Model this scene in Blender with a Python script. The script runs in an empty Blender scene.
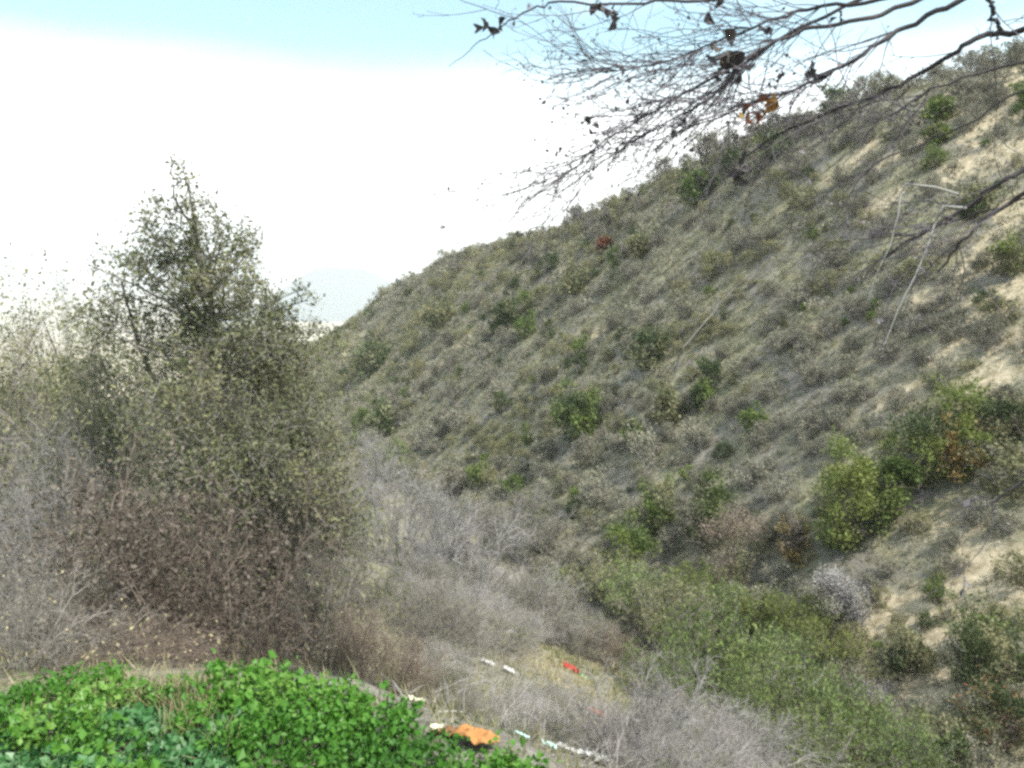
import bpy, math
import numpy as np
from mathutils import Vector
C = bpy.context.scene.collection
R = math.radians
rng = np.random.default_rng(11)
sc = bpy.context.scene

# ------------------------------------------------------------------ camera
F = 800.0
PITCH = math.atan((384 - 275) / F)
cam_d = bpy.data.cameras.new('camera'); cam = bpy.data.objects.new('camera', cam_d); C.objects.link(cam)
cam_d.sensor_width = 36; cam_d.lens = F / 1024 * 36
cam_d.clip_start = 0.05; cam_d.clip_end = 60000
cam.location = (0, 0, 0); cam.rotation_euler = (math.pi / 2 - PITCH, 0, 0)
sc.camera = cam
# ------------------------------------------------------------------ world and sun
SUN_EL, SUN_AZ = R(55), R(128)          # azimuth clockwise from +Y (right and a little behind)
w = bpy.data.worlds.new('World'); sc.world = w; w.use_nodes = True
nt = w.node_tree; nt.nodes.clear(); N = nt.nodes.new; L = nt.links.new
out = N('ShaderNodeOutputWorld'); bg = N('ShaderNodeBackground'); bg.inputs['Strength'].default_value = 0.13
sky = N('ShaderNodeTexSky'); sky.sky_type = 'NISHITA'; sky.sun_disc = False
sky.sun_elevation = SUN_EL; sky.sun_rotation = SUN_AZ; sky.altitude = 300; sky.air_density = 1.0; sky.dust_density = 1.2
tc = N('ShaderNodeTexCoord'); sep = N('ShaderNodeSeparateXYZ'); L(tc.outputs['Generated'], sep.inputs[0])
mp = N('ShaderNodeMapping'); mp.inputs['Scale'].default_value = (1.6, 1.6, 7); L(tc.outputs['Generated'], mp.inputs['Vector'])
nz = N('ShaderNodeTexNoise'); nz.inputs['Scale'].default_value = 1.5; nz.inputs['Detail'].default_value = 4; L(mp.outputs[0], nz.inputs['Vector'])
ad = N('ShaderNodeMath'); ad.operation = 'MULTIPLY_ADD'; L(nz.outputs['Fac'], ad.inputs[0]); ad.inputs[1].default_value = -0.06; L(sep.outputs['Z'], ad.inputs[2])
mr = N('ShaderNodeMapRange'); mr.interpolation_type = 'SMOOTHSTEP'; L(ad.outputs[0], mr.inputs['Value'])
mr.inputs['From Min'].default_value = 0.125; mr.inputs['From Max'].default_value = 0.235
mr.inputs['To Min'].default_value = 1.0; mr.inputs['To Max'].default_value = 0.02
# higher broken cloud
nz2 = N('ShaderNodeTexNoise'); nz2.inputs['Scale'].default_value = 3.0; nz2.inputs['Detail'].default_value = 6
mp2 = N('ShaderNodeMapping'); mp2.inputs['Scale'].default_value = (1, 1, 3.0); mp2.inputs['Location'].default_value = (3.1, 0.4, 0); L(tc.outputs['Generated'], mp2.inputs['Vector']); L(mp2.outputs[0], nz2.inputs['Vector'])
mr2 = N('ShaderNodeMapRange'); L(nz2.outputs['Fac'], mr2.inputs['Value']); mr2.inputs['From Min'].default_value = 0.55; mr2.inputs['From Max'].default_value = 0.75; mr2.inputs['To Max'].default_value = 0.3
mx = N('ShaderNodeMath'); mx.operation = 'MAXIMUM'; L(mr.outputs[0], mx.inputs[0]); L(mr2.outputs[0], mx.inputs[1])
mr3 = N('ShaderNodeMapRange'); L(sep.outputs['Z'], mr3.inputs['Value']); mr3.inputs['From Min'].default_value = .36; mr3.inputs['From Max'].default_value = .6; mr3.inputs['To Max'].default_value = .32  # unseen cloud veil overhead, added to make the sky light less blue
mx3 = N('ShaderNodeMath'); mx3.operation = 'MAXIMUM'; L(mx.outputs[0], mx3.inputs[0]); L(mr3.outputs[0], mx3.inputs[1]); mx = mx3
mix = N('ShaderNodeMix'); mix.data_type = 'RGBA'; L(mx.outputs[0], mix.inputs['Factor'])
tint = N('ShaderNodeMix'); tint.data_type = 'RGBA'; tint.blend_type = 'MULTIPLY'; tint.inputs['Factor'].default_value = 1.0
L(sky.outputs[0], tint.inputs['A']); tint.inputs['B'].default_value = (0.80, 1.12, 0.94, 1)
L(tint.outputs['Result'], mix.inputs['A']); mix.inputs['B'].default_value = (9.0, 9.0, 8.9, 1)
L(mix.outputs['Result'], bg.inputs['Color']); L(bg.outputs[0], out.inputs[0])
sd = bpy.data.lights.new('sun', 'SUN'); sd.energy = 4.2; sd.angle = R(1.2); sd.color = (1, .95, .87)
so = bpy.data.objects.new('sun', sd); C.objects.link(so)
sdir = Vector((math.sin(SUN_AZ) * math.cos(SUN_EL), math.cos(SUN_AZ) * math.cos(SUN_EL), math.sin(SUN_EL)))
so.rotation_euler = sdir.to_track_quat('Z', 'Y').to_euler(); so.location = sdir * 50
sc.view_settings.view_transform = 'Standard'; sc.view_settings.look = 'None'
sc.view_settings.exposure = 1.0; sc.cycles.sample_clamp_indirect = 5; sc.view_settings.gamma = 1
sc.cycles.max_bounces = 6; sc.cycles.diffuse_bounces = 3; sc.cycles.transparent_max_bounces = 8; sc.cycles.volume_bounces = 2
sc.cycles.pixel_filter_type = 'BLACKMAN_HARRIS'; sc.cycles.filter_width = 3.0     # the soft small-sensor lens
sc.cycles.use_denoising = False; sc.cycles.denoiser = 'OPENIMAGEDENOISE'

# ------------------------------------------------------------------ helpers
def ray(px, py):
    u, v = (px - 512) / F, (384 - py) / F
    return np.array([u, math.cos(PITCH) + v * math.sin(PITCH), -math.sin(PITCH) + v * math.cos(PITCH)])
def elev(px, py):                         # z per metre of forward distance
    d = ray(px, py); return d[2] / d[1]
def at(px, py, Y):                        # point on the pixel's ray, Y metres forward
    d = ray(px, py); return d * (Y / d[1])
def hsh(i, j, s):
    n = (i * 374761393 + j * 668265263 + s * 2147483647 + 12345).astype(np.int64) & 0xffffffff
    n = ((n ^ (n >> 13)) * 1274126177) & 0xffffffff
    n = ((n ^ (n >> 16)) * 2246822519) & 0xffffffff
    return ((n ^ (n >> 15)) & 0xffff) / 65535.0
def vnoise(x, y, s=0):
    xi, yi = np.floor(x).astype(np.int64), np.floor(y).astype(np.int64)
    fx, fy = x - xi, y - yi; fx = fx * fx * (3 - 2 * fx); fy = fy * fy * (3 - 2 * fy)
    a, b, c, d = hsh(xi, yi, s), hsh(xi + 1, yi, s), hsh(xi, yi + 1, s), hsh(xi + 1, yi + 1, s)
    return (a + (b - a) * fx) * (1 - fy) + (c + (d - c) * fx) * fy
def fbm(x, y, o=4, s=0):
    t, amp, tot = 0, 1.0, 0
    for k in range(o):
        t = t + amp * vnoise(x * 2 ** k + 17 * k, y * 2 ** k - 9 * k, s + k); tot += amp; amp *= .5
    return t / tot - .5

def nrm(v): return v / np.maximum(np.linalg.norm(v, axis=-1, keepdims=True), 1e-9)

class MB:
    """collects quads / tris with a material index and a random tint"""
    def __init__(s): s.v = []; s.f = []; s.m = []; s.t = []; s.n = 0
    def add(s, v, f, mat=0, tint=None):
        v = np.asarray(v, np.float32).reshape(-1, 3); f = np.asarray(f, np.int64)
        s.v.append(v); s.f.append(f + s.n); s.n += len(v)
        s.m.append(np.full(len(f), mat, np.int32))
        s.t.append(np.full(len(v), .5, np.float32) if tint is None else np.broadcast_to(np.asarray(tint, np.float32), (len(v),)).copy())
        return s
    def mesh(s, name, mats, smooth=False):
        me = bpy.data.meshes.new(name)
        v = np.concatenate(s.v); me.vertices.add(len(v)); me.vertices.foreach_set('co', v.ravel())
        sizes = np.concatenate([np.full(len(f), f.shape[1], np.int32) for f in s.f])
        loops = np.concatenate([f.ravel() for f in s.f]).astype(np.int32)
        me.loops.add(len(loops)); me.loops.foreach_set('vertex_index', loops)
        me.polygons.add(len(sizes)); st = np.zeros(len(sizes), np.int32); st[1:] = np.cumsum(sizes)[:-1]
        me.polygons.foreach_set('loop_start', st)
        for m in mats: me.materials.append(m)
        me.polygons.foreach_set('material_index', np.concatenate(s.m))
        me.polygons.foreach_set('use_smooth', np.full(len(sizes), smooth))
        me.update(calc_edges=True)
        a = me.attributes.new('tint', 'FLOAT', 'POINT'); a.data.foreach_set('value', np.concatenate(s.t))
        return me
def link(name, me, parent=None, loc=None, rz=0, sca=1):
    o = bpy.data.objects.new(name, me); C.objects.link(o)
    if parent is not None: o.parent = parent
    if loc is not None: o.location = [float(q) for q in loc]
    o.rotation_euler = (0, 0, rz); o.scale = (sca, sca, sca) if np.isscalar(sca) else sca
    return o
def tag(o, label=None, cat=None, group=None, kind=None):
    if label: o['label'] = label
    if cat: o['category'] = cat
    if group: o['group'] = group
    if kind: o['kind'] = kind
    return o
def empty(name, loc, rz=0, sca=1): return link(name, None, None, loc, rz, sca)

def tubes(mb, P, r0, r1, sides=3, mat=0, tint=None):
    """P (N,S,3) polylines, radii from r0 to r1 (scalars or (N,))"""
    P = np.asarray(P, float); n, S, _ = P.shape
    T = np.empty_like(P); T[:, 1:-1] = P[:, 2:] - P[:, :-2]; T[:, 0] = P[:, 1] - P[:, 0]; T[:, -1] = P[:, -1] - P[:, -2]; T = nrm(T)
    up = np.where(np.abs(T[..., 2:3]) > .9, np.array([1., 0, 0]), np.array([0, 0, 1.]))
    A = nrm(np.cross(T, up)); B = np.cross(T, A)
    t = np.linspace(0, 1, S)[None, :]
    rr = np.reshape(r0, (-1, 1)) * (1 - t) + np.reshape(r1, (-1, 1)) * t; rr = np.broadcast_to(rr, (n, S))
    ang = np.arange(sides) * 2 * math.pi / sides
    V = P[:, :, None, :] + rr[:, :, None, None] * (A[:, :, None, :] * np.cos(ang)[:, None] + B[:, :, None, :] * np.sin(ang)[:, None])
    idx = np.arange(n * S * sides).reshape(n, S, sides)
    a = idx[:, :-1, :]; b = np.roll(idx, -1, axis=2)[:, :-1, :]; c = np.roll(idx, -1, axis=2)[:, 1:, :]; d = idx[:, 1:, :]
    Fq = np.stack([a, b, c, d], -1).reshape(-1, 4)
    tt = np.repeat(rng.random(n) if tint is None else np.broadcast_to(tint, (n,)), S * sides)
    mb.add(V, Fq, mat, tt)
def strands(start, d0, length, S, wob, droop=0, r=rng):
    """grow N polylines"""
    n = len(start); P = np.zeros((n, S, 3)); P[:, 0] = start; d = nrm(d0)
    step = np.reshape(length, (-1, 1)) / (S - 1)
    for k in range(1, S):
        d = nrm(d + r.normal(0, wob, (n, 3)) + np.array([0, 0, -droop])); P[:, k] = P[:, k - 1] + d * step
    return P
def children(P, k, len_lo, len_hi, spread, S, wob, tmin=.25, up=.15, droop=0):
    n, S0, _ = P.shape; m = n * k
    src = np.repeat(np.arange(n), k); t = tmin + (1 - tmin) * rng.random(m); f = t * (S0 - 1); i = np.minimum(f.astype(int), S0 - 2); g = (f - i)[:, None]
    a, b = P[src, i], P[src, i + 1]; st = a * (1 - g) + b * g; d = nrm(b - a)
    d = nrm(d + rng.normal(0, spread, (m, 3)) + np.array([0, 0, up]))
    return strands(st, d, rng.uniform(len_lo, len_hi, m) * (1.15 - .5 * t), S, wob, droop)
def leaves(mb, pos, size, mat=0, tint=None, updir=.3, aspect=.5, size_var=.35):
    """rhombic, slightly folded leaf faces"""
    pos = np.asarray(pos, float); n = len(pos)
    d = nrm(rng.normal(0, 1, (n, 3)) + np.array([0, 0, updir])); nn = nrm(rng.normal(0, 1, (n, 3)) + np.array([0, 0, .8]))
    s = nrm(np.cross(d, nn)); L_ = (np.reshape(size, (-1, 1)) * (1 + size_var * rng.normal(0, 1, (n, 1)))).clip(0.002)
    W = L_ * aspect * .5; up = np.cross(s, d)
    V = np.stack([pos, pos + d * L_ * .5 + s * W + up * W * .3, pos + d * L_, pos + d * L_ * .5 - s * W + up * W * .3], 1)
    mb.add(V, np.arange(4 * n).reshape(n, 4), mat, np.repeat(rng.random(n) if tint is None else np.broadcast_to(tint, (n,)), 4))

# ------------------------------------------------------------------ materials
def ramp_mat(name, cols, rough=.8, trans=0.0, nscale=None, obj_var=1.0, spec=.3, tint_w=.6, bump=0):
    """colour picked along cols by leaf tint, object random and a little noise"""
    m = bpy.data.materials.new(name); m.use_nodes = True; t = m.node_tree; t.nodes.clear(); N = t.nodes.new; L = t.links.new
    o = N('ShaderNodeOutputMaterial'); p = N('ShaderNodeBsdfPrincipled'); p.inputs['Roughness'].default_value = rough
    p.inputs['Specular IOR Level'].default_value = spec
    at_ = N('ShaderNodeAttribute'); at_.attribute_name = 'tint'; oi = N('ShaderNodeObjectInfo')
    a = N('ShaderNodeMath'); a.operation = 'MULTIPLY'; L(at_.outputs['Fac'], a.inputs[0]); a.inputs[1].default_value = tint_w
    b = N('ShaderNodeMath'); b.operation = 'MULTIPLY_ADD'; L(oi.outputs['Random'], b.inputs[0]); b.inputs[1].default_value = (1 - tint_w) * obj_var; L(a.outputs[0], b.inputs[2])
    src = b
    if nscale:
        g = N('ShaderNodeNewGeometry'); nz = N('ShaderNodeTexNoise'); nz.inputs['Scale'].default_value = nscale; L(g.outputs['Position'], nz.inputs['Vector'])
        c = N('ShaderNodeMath'); c.operation = 'MULTIPLY_ADD'; L(nz.outputs['Fac'], c.inputs[0]); c.inputs[1].default_value = .7; L(b.outputs[0], c.inputs[2])
        d = N('ShaderNodeMath'); d.operation = 'SUBTRACT'; L(c.outputs[0], d.inputs[0]); d.inputs[1].default_value = .35; src = d
    cr = N('ShaderNodeValToRGB'); L(src.outputs[0], cr.inputs[0])
    e = cr.color_ramp.elements; e[0].color = (*cols[0], 1); e[-1].color = (*cols[-1], 1)
    for k in range(1, len(cols) - 1):
        x = e.new(k / (len(cols) - 1)); x.color = (*cols[k], 1)
    L(cr.outputs[0], p.inputs['Base Color'])
    if trans:
        tr = N('ShaderNodeBsdfTranslucent'); L(cr.outputs[0], tr.inputs['Color']); ms = N('ShaderNodeMixShader'); ms.inputs[0].default_value = trans
        L(p.outputs[0], ms.inputs[1]); L(tr.outputs[0], ms.inputs[2]); L(ms.outputs[0], o.inputs[0])
    else: L(p.outputs[0], o.inputs[0])
    return m
M = {}
M['grey_twig'] = ramp_mat('grey_twig', [(.09, .08, .07), (.21, .195, .175), (.32, .30, .28)], .9)
M['thicket_twig'] = ramp_mat('thicket_twig', [(.07, .06, .05), (.16, .145, .125), (.28, .255, .23)], .9)
M['bramble_shade_leaf'] = ramp_mat('bramble_shade_leaf', [(.042, .034, .028), (.088, .073, .06), (.16, .135, .11)], .9)  # dark leaf colour that paints the shade inside the brambles
M['slope_dry'] = ramp_mat('slope_dry', [(.17, .155, .10), (.25, .23, .155), (.36, .335, .24)], .9, .1)
M['lilac_twig'] = ramp_mat('lilac_twig', [(.12, .11, .105), (.25, .235, .225), (.37, .35, .34)], .9)
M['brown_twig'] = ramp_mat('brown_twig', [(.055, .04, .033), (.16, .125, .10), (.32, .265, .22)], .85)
M['tree_twig'] = ramp_mat('tree_twig', [(.06, .052, .06), (.13, .115, .13), (.19, .17, .19)], .9)
M['tree_bark'] = ramp_mat('tree_bark', [(.035, .03, .032), (.075, .065, .07), (.11, .095, .10)], .9)
M['pale_twig'] = ramp_mat('pale_twig', [(.28, .27, .255), (.42, .41, .39)], .9)
M['bark'] = ramp_mat('bark', [(.06, .05, .045), (.12, .10, .085), (.16, .14, .12)], .95, nscale=30)
M['olive_leaf'] = ramp_mat('olive_leaf', [(.075, .09, .04), (.15, .16, .08), (.25, .255, .145)], .6, .25)
M['greygreen_leaf'] = ramp_mat('greygreen_leaf', [(.09, .09, .045), (.19, .185, .095), (.32, .305, .175)], .8, .15)
M['greyfuzz'] = ramp_mat('greyfuzz', [(.10, .092, .07), (.215, .205, .155), (.33, .315, .24)], .9, .1)
M['green_leaf'] = ramp_mat('green_leaf', [(.055, .09, .022), (.11, .155, .038), (.19, .23, .07)], .6, .25)
M['dark_leaf'] = ramp_mat('dark_leaf', [(.03, .05, .018), (.06, .085, .03), (.10, .125, .05)], .6, .2)
M['yellow_leaf'] = ramp_mat('yellow_leaf', [(.08, .12, .025), (.155, .195, .045), (.26, .265, .08)], .6, .3)
M['ochre_leaf'] = ramp_mat('ochre_leaf', [(.16, .10, .035), (.30, .21, .08), (.42, .33, .15)], .7, .25)
M['rust_leaf'] = ramp_mat('rust_leaf', [(.10, .035, .02), (.20, .08, .035)], .7, .1)
M['pink_twig'] = ramp_mat('pink_twig', [(.11, .085, .065), (.21, .165, .13), (.30, .245, .195)], .8, .1)
M['herb'] = ramp_mat('herb', [(.02, .075, .012), (.085, .225, .03), (.27, .41, .10)], .45, .35, tint_w=.8)
M['herb_blue'] = ramp_mat('herb_blue', [(.02, .07, .02), (.06, .17, .055), (.20, .32, .17)], .4, .25, tint_w=.8)
M['grass_green'] = ramp_mat('grass_green', [(.10, .115, .045), (.19, .195, .09), (.33, .31, .18)], .6, .3)
M['grass_dry'] = ramp_mat('grass_dry', [(.26, .22, .12), (.38, .33, .19), (.52, .46, .29)], .8, .2)
M['broom'] = ramp_mat('broom', [(.07, .105, .03), (.155, .215, .065), (.28, .33, .13)], .7, .2)

def ground_mat():
    m = bpy.data.materials.new('ground'); m.use_nodes = True; t = m.node_tree; N = t.nodes.new; L = t.links.new; p = t.nodes['Principled BSDF']
    p.inputs['Roughness'].default_value = .95; p.inputs['Specular IOR Level'].default_value = .15
    g = N('ShaderNodeNewGeometry')
    def noise(s, d=6, r=.6):
        n = N('ShaderNodeTexNoise'); n.inputs['Scale'].default_value = s; n.inputs['Detail'].default_value = d; n.inputs['Roughness'].default_value = r; L(g.outputs['Position'], n.inputs['Vector']); return n
    def rng_(src, lo, hi):
        q = N('ShaderNodeMapRange'); L(src, q.inputs['Value']); q.inputs['From Min'].default_value = lo; q.inputs['From Max'].default_value = hi; return q.outputs[0]
    def mixc(f, a, b):
        q = N('ShaderNodeMix'); q.data_type = 'RGBA'; L(f, q.inputs['Factor'])
        for nme, c in (('A', a), ('B', b)):
            if isinstance(c, tuple): q.inputs[nme].default_value = (*c, 1)
            else: L(c, q.inputs[nme])
        return q.outputs['Result']
    litter = mixc(rng_(noise(9, 8, .75).outputs['Fac'], .38, .62), (.12, .105, .085), (.27, .255, .22))
    grassy = mixc(rng_(noise(5, 8, .75).outputs['Fac'], .38, .62), (.13, .125, .075), (.30, .28, .185))
    base = mixc(rng_(noise(.35, 5, .6).outputs['Fac'], .42, .58), litter, grassy)
    soil = mixc(rng_(noise(2.2, 8, .8).outputs['Fac'], .38, .62), (.22, .185, .12), (.50, .43, .31))
    a = N('ShaderNodeAttribute'); a.attribute_name = 'tint'
    s = N('ShaderNodeMath'); s.operation = 'ADD'; L(a.outputs['Fac'], s.inputs[0])
    nn = N('ShaderNodeMath'); nn.operation = 'MULTIPLY_ADD'; L(noise(1.3, 6, .7).outputs['Fac'], nn.inputs[0]); nn.inputs[1].default_value = 1.4; nn.inputs[2].default_value = -.7; L(nn.outputs[0], s.inputs[1])
    L(mixc(rng_(s.outputs[0], .35, .6), base, soil), p.inputs['Base Color'])
    b = N('ShaderNodeBump'); b.inputs['Strength'].default_value = .6; b.inputs['Distance'].default_value = .08; L(noise(6, 8, .7).outputs['Fac'], b.inputs['Height']); L(b.outputs[0], p.inputs['Normal'])
    return m
M['ground'] = ground_mat()

# ------------------------------------------------------------------ terrain
# skyline of the opposite spur and, per direction, the profile outward from the viewer's ledge
SKY = [(100, 400, 240), (200, 375, 225), (300, 347, 205), (345, 322, 190), (370, 302, 176), (400, 280, 158), (430, 262, 142), (460, 247, 130), (520, 232, 116), (560, 219, 106),
       (590, 207, 101), (620, 192, 96), (650, 173, 91), (700, 150, 85), (760, 118, 77), (800, 104, 73), (860, 80, 68), (920, 64, 64), (1024, 42, 60)]
COLS = [  # px: ledge, slope, slope, slope, slope, ravine, mid fraction of the rise
    (100, [(2.95, -1.68), (5, -2.5), (8, -3.8), (15, -6.3), (40, -13), (110, -21)]),
    (340, [(2.75, -1.68), (4.2, -2.2), (8, -4.0), (15, -6.6), (35, -12), (90, -19)]),
    (450, [(2.6, -1.65), (4, -2.4), (8, -4.3), (15, -7.1), (30, -12), (60, -18)]),
    (550, [(2.3, -1.65), (4, -2.6), (8, -4.7), (13, -7.1), (26, -12.2), (42, -16.2)]),
    (650, [(1.7, -1.65), (4, -2.8), (8, -5.1), (13, -7.9), (22, -12.2), (33, -15)]),
    (800, [(1.4, -1.65), (4, -3.0), (8, -5.6), (12, -8.2), (18, -11.5), (26, -14.4)]),
    (1024, [(1.3, -1.65), (4, -3.2), (8, -6.0), (11, -8.1), (15, -10.6), (20, -12.8)])]
azs, tabs = [], []
def column(px):
    xs = [c[0] for c in COLS]
    Y = [np.interp(px, xs, [c[1][k][0] for c in COLS]) for k in range(6)]; Z = [np.interp(px, xs, [c[1][k][1] for c in COLS]) for k in range(6)]
    sp = np.interp(px, [s[0] for s in SKY], [s[1] for s in SKY]); sy = np.interp(px, [s[0] for s in SKY], [s[2] for s in SKY])
    sz = elev(px, sp) * sy - 1.3
    my, mz = (Y[5] + sy) / 2, Z[5] + (sz - Z[5]) * .47
    Y += [my, sy, sy * 1.35 + 10, 700, 3000, 30000]; Z += [mz, sz, sz - .25 * sy, -110, -170, -170]
    return Y, Z
for px in range(100, 1025, 12):
    a = math.atan((px - 512) / F); Y, Z = column(px)
    azs.append(a); tabs.append([[0.] + [y / math.cos(a) for y in Y], [-1.62] + Z])
FL = [-1.62, -1.65, -2.0, -2.9, -5, -11, -19, -26, -34, -45, -110, -170, -170]
def side(deg, rr, zz): azs.append(R(deg)); tabs.append([[0.] + rr, [-1.62] + zz])
side(-60, [3.0, 5.5, 9, 18, 45, 110, 170, 240, 330, 800, 3000, 30000], [-1.65, -2.1, -3, -5.5, -11, -18, -24, -30, -40, -110, -170, -170])
side(-100, [4, 6, 10, 20, 45, 90, 150, 240, 330, 800, 3000, 30000], [-1.6, -1.6, -1.8, -2.5, -5, -9, -14, -22, -35, -110, -170, -170])
side(-179.9, [3, 6, 10, 20, 40, 60, 90, 150, 300, 800, 3000, 30000], [-1.5, -.8, .5, 4, 9, 13, 16, 10, -20, -110, -170, -170])
side(179.9, [3, 6, 10, 20, 40, 60, 90, 150, 300, 800, 3000, 30000], [-1.5, -.8, .5, 4, 9, 13, 16, 10, -20, -110, -170, -170])
side(110, [1.5, 4, 7, 9, 12, 15, 35, 60, 110, 800, 3000, 30000], [-1.6, -2.2, -3.5, -4.4, -5.5, -6.2, 12, 27, 20, -110, -170, -170])
side(65, [1.3, 4, 8, 11, 14, 18, 36, 60, 100, 700, 3000, 30000], [-1.65, -3, -5.6, -7.4, -9, -10.4, 9, 26, 14, -110, -170, -170])
o_ = np.argsort(azs); azs = np.array(azs)[o_]; tabs = np.array(tabs)[o_]         # (n,2,13)
AZ = np.linspace(-math.pi, math.pi, 1441)
TR = np.stack([np.interp(AZ, azs, tabs[:, 0, k]) for k in range(13)], 1); TZ = np.stack([np.interp(AZ, azs, tabs[:, 1, k]) for k in range(13)], 1)
ker = np.exp(-.5 * (np.arange(-8, 9) / 3.0) ** 2); ker /= ker.sum()
def sm(a): return np.stack([np.convolve(np.pad(a[:, k], 8, 'edge'), ker, 'valid') for k in range(13)], 1)
TR, TZ = sm(TR), sm(TZ)
def ctrl(az): return np.stack([np.interp(az, AZ, TR[:, k]) for k in range(13)], -1), np.stack([np.interp(az, AZ, TZ[:, k]) for k in range(13)], -1)
def height(x, y):
    x = np.atleast_1d(np.asarray(x, float)); y = np.atleast_1d(np.asarray(y, float)); az = np.arctan2(x, y); r = np.minimum(np.hypot(x, y), 29000)
    KR, KZ = ctrl(az); dx = np.diff(KR, axis=1); sl = np.diff(KZ, axis=1) / dx
    m = np.zeros_like(KZ); m[:, 0] = sl[:, 0]; m[:, -1] = sl[:, -1]
    h = 2 * sl[:, :-1] * sl[:, 1:] / np.where(sl[:, :-1] + sl[:, 1:] == 0, 1, sl[:, :-1] + sl[:, 1:]); m[:, 1:-1] = np.where(sl[:, :-1] * sl[:, 1:] > 0, h, 0)
    i = (r[:, None] >= KR[:, 1:-1]).sum(1); I = np.arange(len(r)); hh = dx[I, i]; t = (r - KR[I, i]) / hh
    z = (2 * t**3 - 3 * t**2 + 1) * KZ[I, i] + (t**3 - 2 * t**2 + t) * hh * m[I, i] + (-2 * t**3 + 3 * t**2) * KZ[I, i + 1] + (t**3 - t**2) * hh * m[I, i + 1]
    big = np.clip((r - 14) / 25, 0, 1) * np.clip(1.6 - r / 400, 0, 1)
    z += big * (fbm(x / 16, y / 16, 4, 3) * 3.2 * np.clip(r / 60, .3, 1)) + np.clip((r - 1.5) / 5, 0, 1) * fbm(x / 1.4, y / 1.4, 3, 9) * .28
    z += np.clip((r - 900) / 3000, 0, 1) * fbm(x / 900, y / 900, 3, 5) * 40
    z += fbm(x / .5, y / .5, 2, 12) * .06
    return z
def hz(x, y): return float(height(x, y)[0])
def ground_hit(px, py, ymin=1.2, ymax=400):
    d = ray(px, py); Y = np.geomspace(ymin, ymax, 3000); P = d[None] * (Y / d[1])[:, None]
    z = height(P[:, 0], P[:, 1]); k = np.argmax(P[:, 2] <= z)
    if P[k, 2] > z[k]: k = np.argmin(np.abs(P[:, 2] - z))
    return np.array([P[k, 0], P[k, 1], z[k]])
# bare pale soil patches on the slopes: (px, py, half width px, half height px)
BARE = [(990, 85, 40, 25), (940, 110, 30, 14), (1005, 150, 30, 20), (1015, 210, 20, 18), (1000, 300, 36, 18), (1010, 350, 26, 22), (985, 380, 34, 14), (910, 150, 30, 10), (855, 160, 30, 8), (960, 600, 60, 20), (905, 610, 40, 22),
        (1010, 585, 30, 20), (930, 650, 40, 22), (870, 640, 20, 30), (352, 345, 14, 9), (345, 362, 10, 6), (430, 372, 26, 7), (400, 392, 14, 6), (455, 350, 20, 6), (380, 330, 12, 5), (925, 690, 30, 24), (860, 700, 24, 22), (690, 285, 14, 5),
        (945, 235, 26, 10), (870, 95, 26, 8), (975, 270, 20, 10), (880, 350, 26, 8), (600, 330, 14, 4), (530, 300, 14, 4), (820, 330, 14, 5), (930, 300, 32, 14), (900, 400, 26, 9), (985, 560, 40, 18), (1000, 240, 26, 14), (880, 205, 24, 9), (960, 170, 26, 10), (990, 130, 30, 14), (950, 350, 26, 12), (960, 520, 30, 12)]
BP = []
for (px, py, a, b) in BARE:
    p = ground_hit(px, py, 14); ql = ground_hit(px, min(py + b, 760), 14); qh = ground_hit(px, py - b, 14)
    rad = max(np.hypot(*(qh - ql)[:2]) / 2, a * p[1] / F) ; BP.append((p[0], p[1], a * p[1] / F, min(max(np.hypot(*(qh - ql)[:2]) / 2, 1.0), 9)))
def bare(x, y):
    v = np.zeros(len(x))
    for (bx, by, ra, rb) in BP:
        d = nrm(np.array([bx, by])); ux = (x - bx) * d[1] - (y - by) * d[0]; uy = (x - bx) * d[0] + (y - by) * d[1]
        v = np.maximum(v, np.clip(1.4 - np.sqrt((ux / ra) ** 2 + (uy / rb) ** 2), 0, 1))
    return v
def build_ground():
    a_in = np.linspace(R(-36), R(38), 620); a_out = np.linspace(R(38), R(360 - 36), 150)[1:-1]
    A = np.concatenate([a_in, a_out]); RR = np.concatenate([[.01], np.geomspace(.5, 260, 620), np.geomspace(280, 29000, 60)])
    a, r = np.meshgrid(A, RR, indexing='ij'); x, y = (r * np.sin(a)).ravel(), (r * np.cos(a)).ravel(); z = height(x, y)
    n, k = len(A), len(RR); idx = np.arange(n * k).reshape(n, k); nx = np.roll(idx, -1, 0)
    f = np.stack([idx[:, :-1], nx[:, :-1], nx[:, 1:], idx[:, 1:]], -1)[..., ::-1].reshape(-1, 4)
    mb = MB(); mb.add(np.stack([x, y, z], 1), f, 0, np.maximum(bare(x, y), np.clip((r.ravel() - 300) / 500, 0, 1)))
    o = link('ground', mb.mesh('ground', [M['ground']], True)); tag(o, kind='structure'); return o
build_ground()
def far_hill():
    m = bpy.data.materials.new('far_hill'); m.use_nodes = True; m.node_tree.nodes['Principled BSDF'].inputs['Base Color'].default_value = (.08, .11, .12, 1)
    m.node_tree.nodes['Principled BSDF'].inputs['Roughness'].default_value = 1
    u = np.linspace(-1, 1, 90); v = np.linspace(-1, 1, 50); U, V = np.meshgrid(u, v, indexing='ij'); D = 3500
    cx = (345 - 512) / F * D
    x = cx + U * 470; y = D + V * 500
    prof = np.clip(np.cos(U * math.pi / 2), 0, 1) ** 1.6 * np.clip(1 - V**2, 0, 1)
    z = -175 + prof * (elev(345, 261) * D + 175) * (.92 + .25 * fbm(x / 120, y / 160, 4, 2))
    idx = np.arange(U.size).reshape(U.shape); f = np.stack([idx[:-1, :-1], idx[1:, :-1], idx[1:, 1:], idx[:-1, 1:]], -1).reshape(-1, 4)
    mb = MB(); mb.add(np.stack([x, y, z], -1), f); tag(link('distant_hills', mb.mesh('distant_hills', [m], True)), kind='structure')
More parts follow.
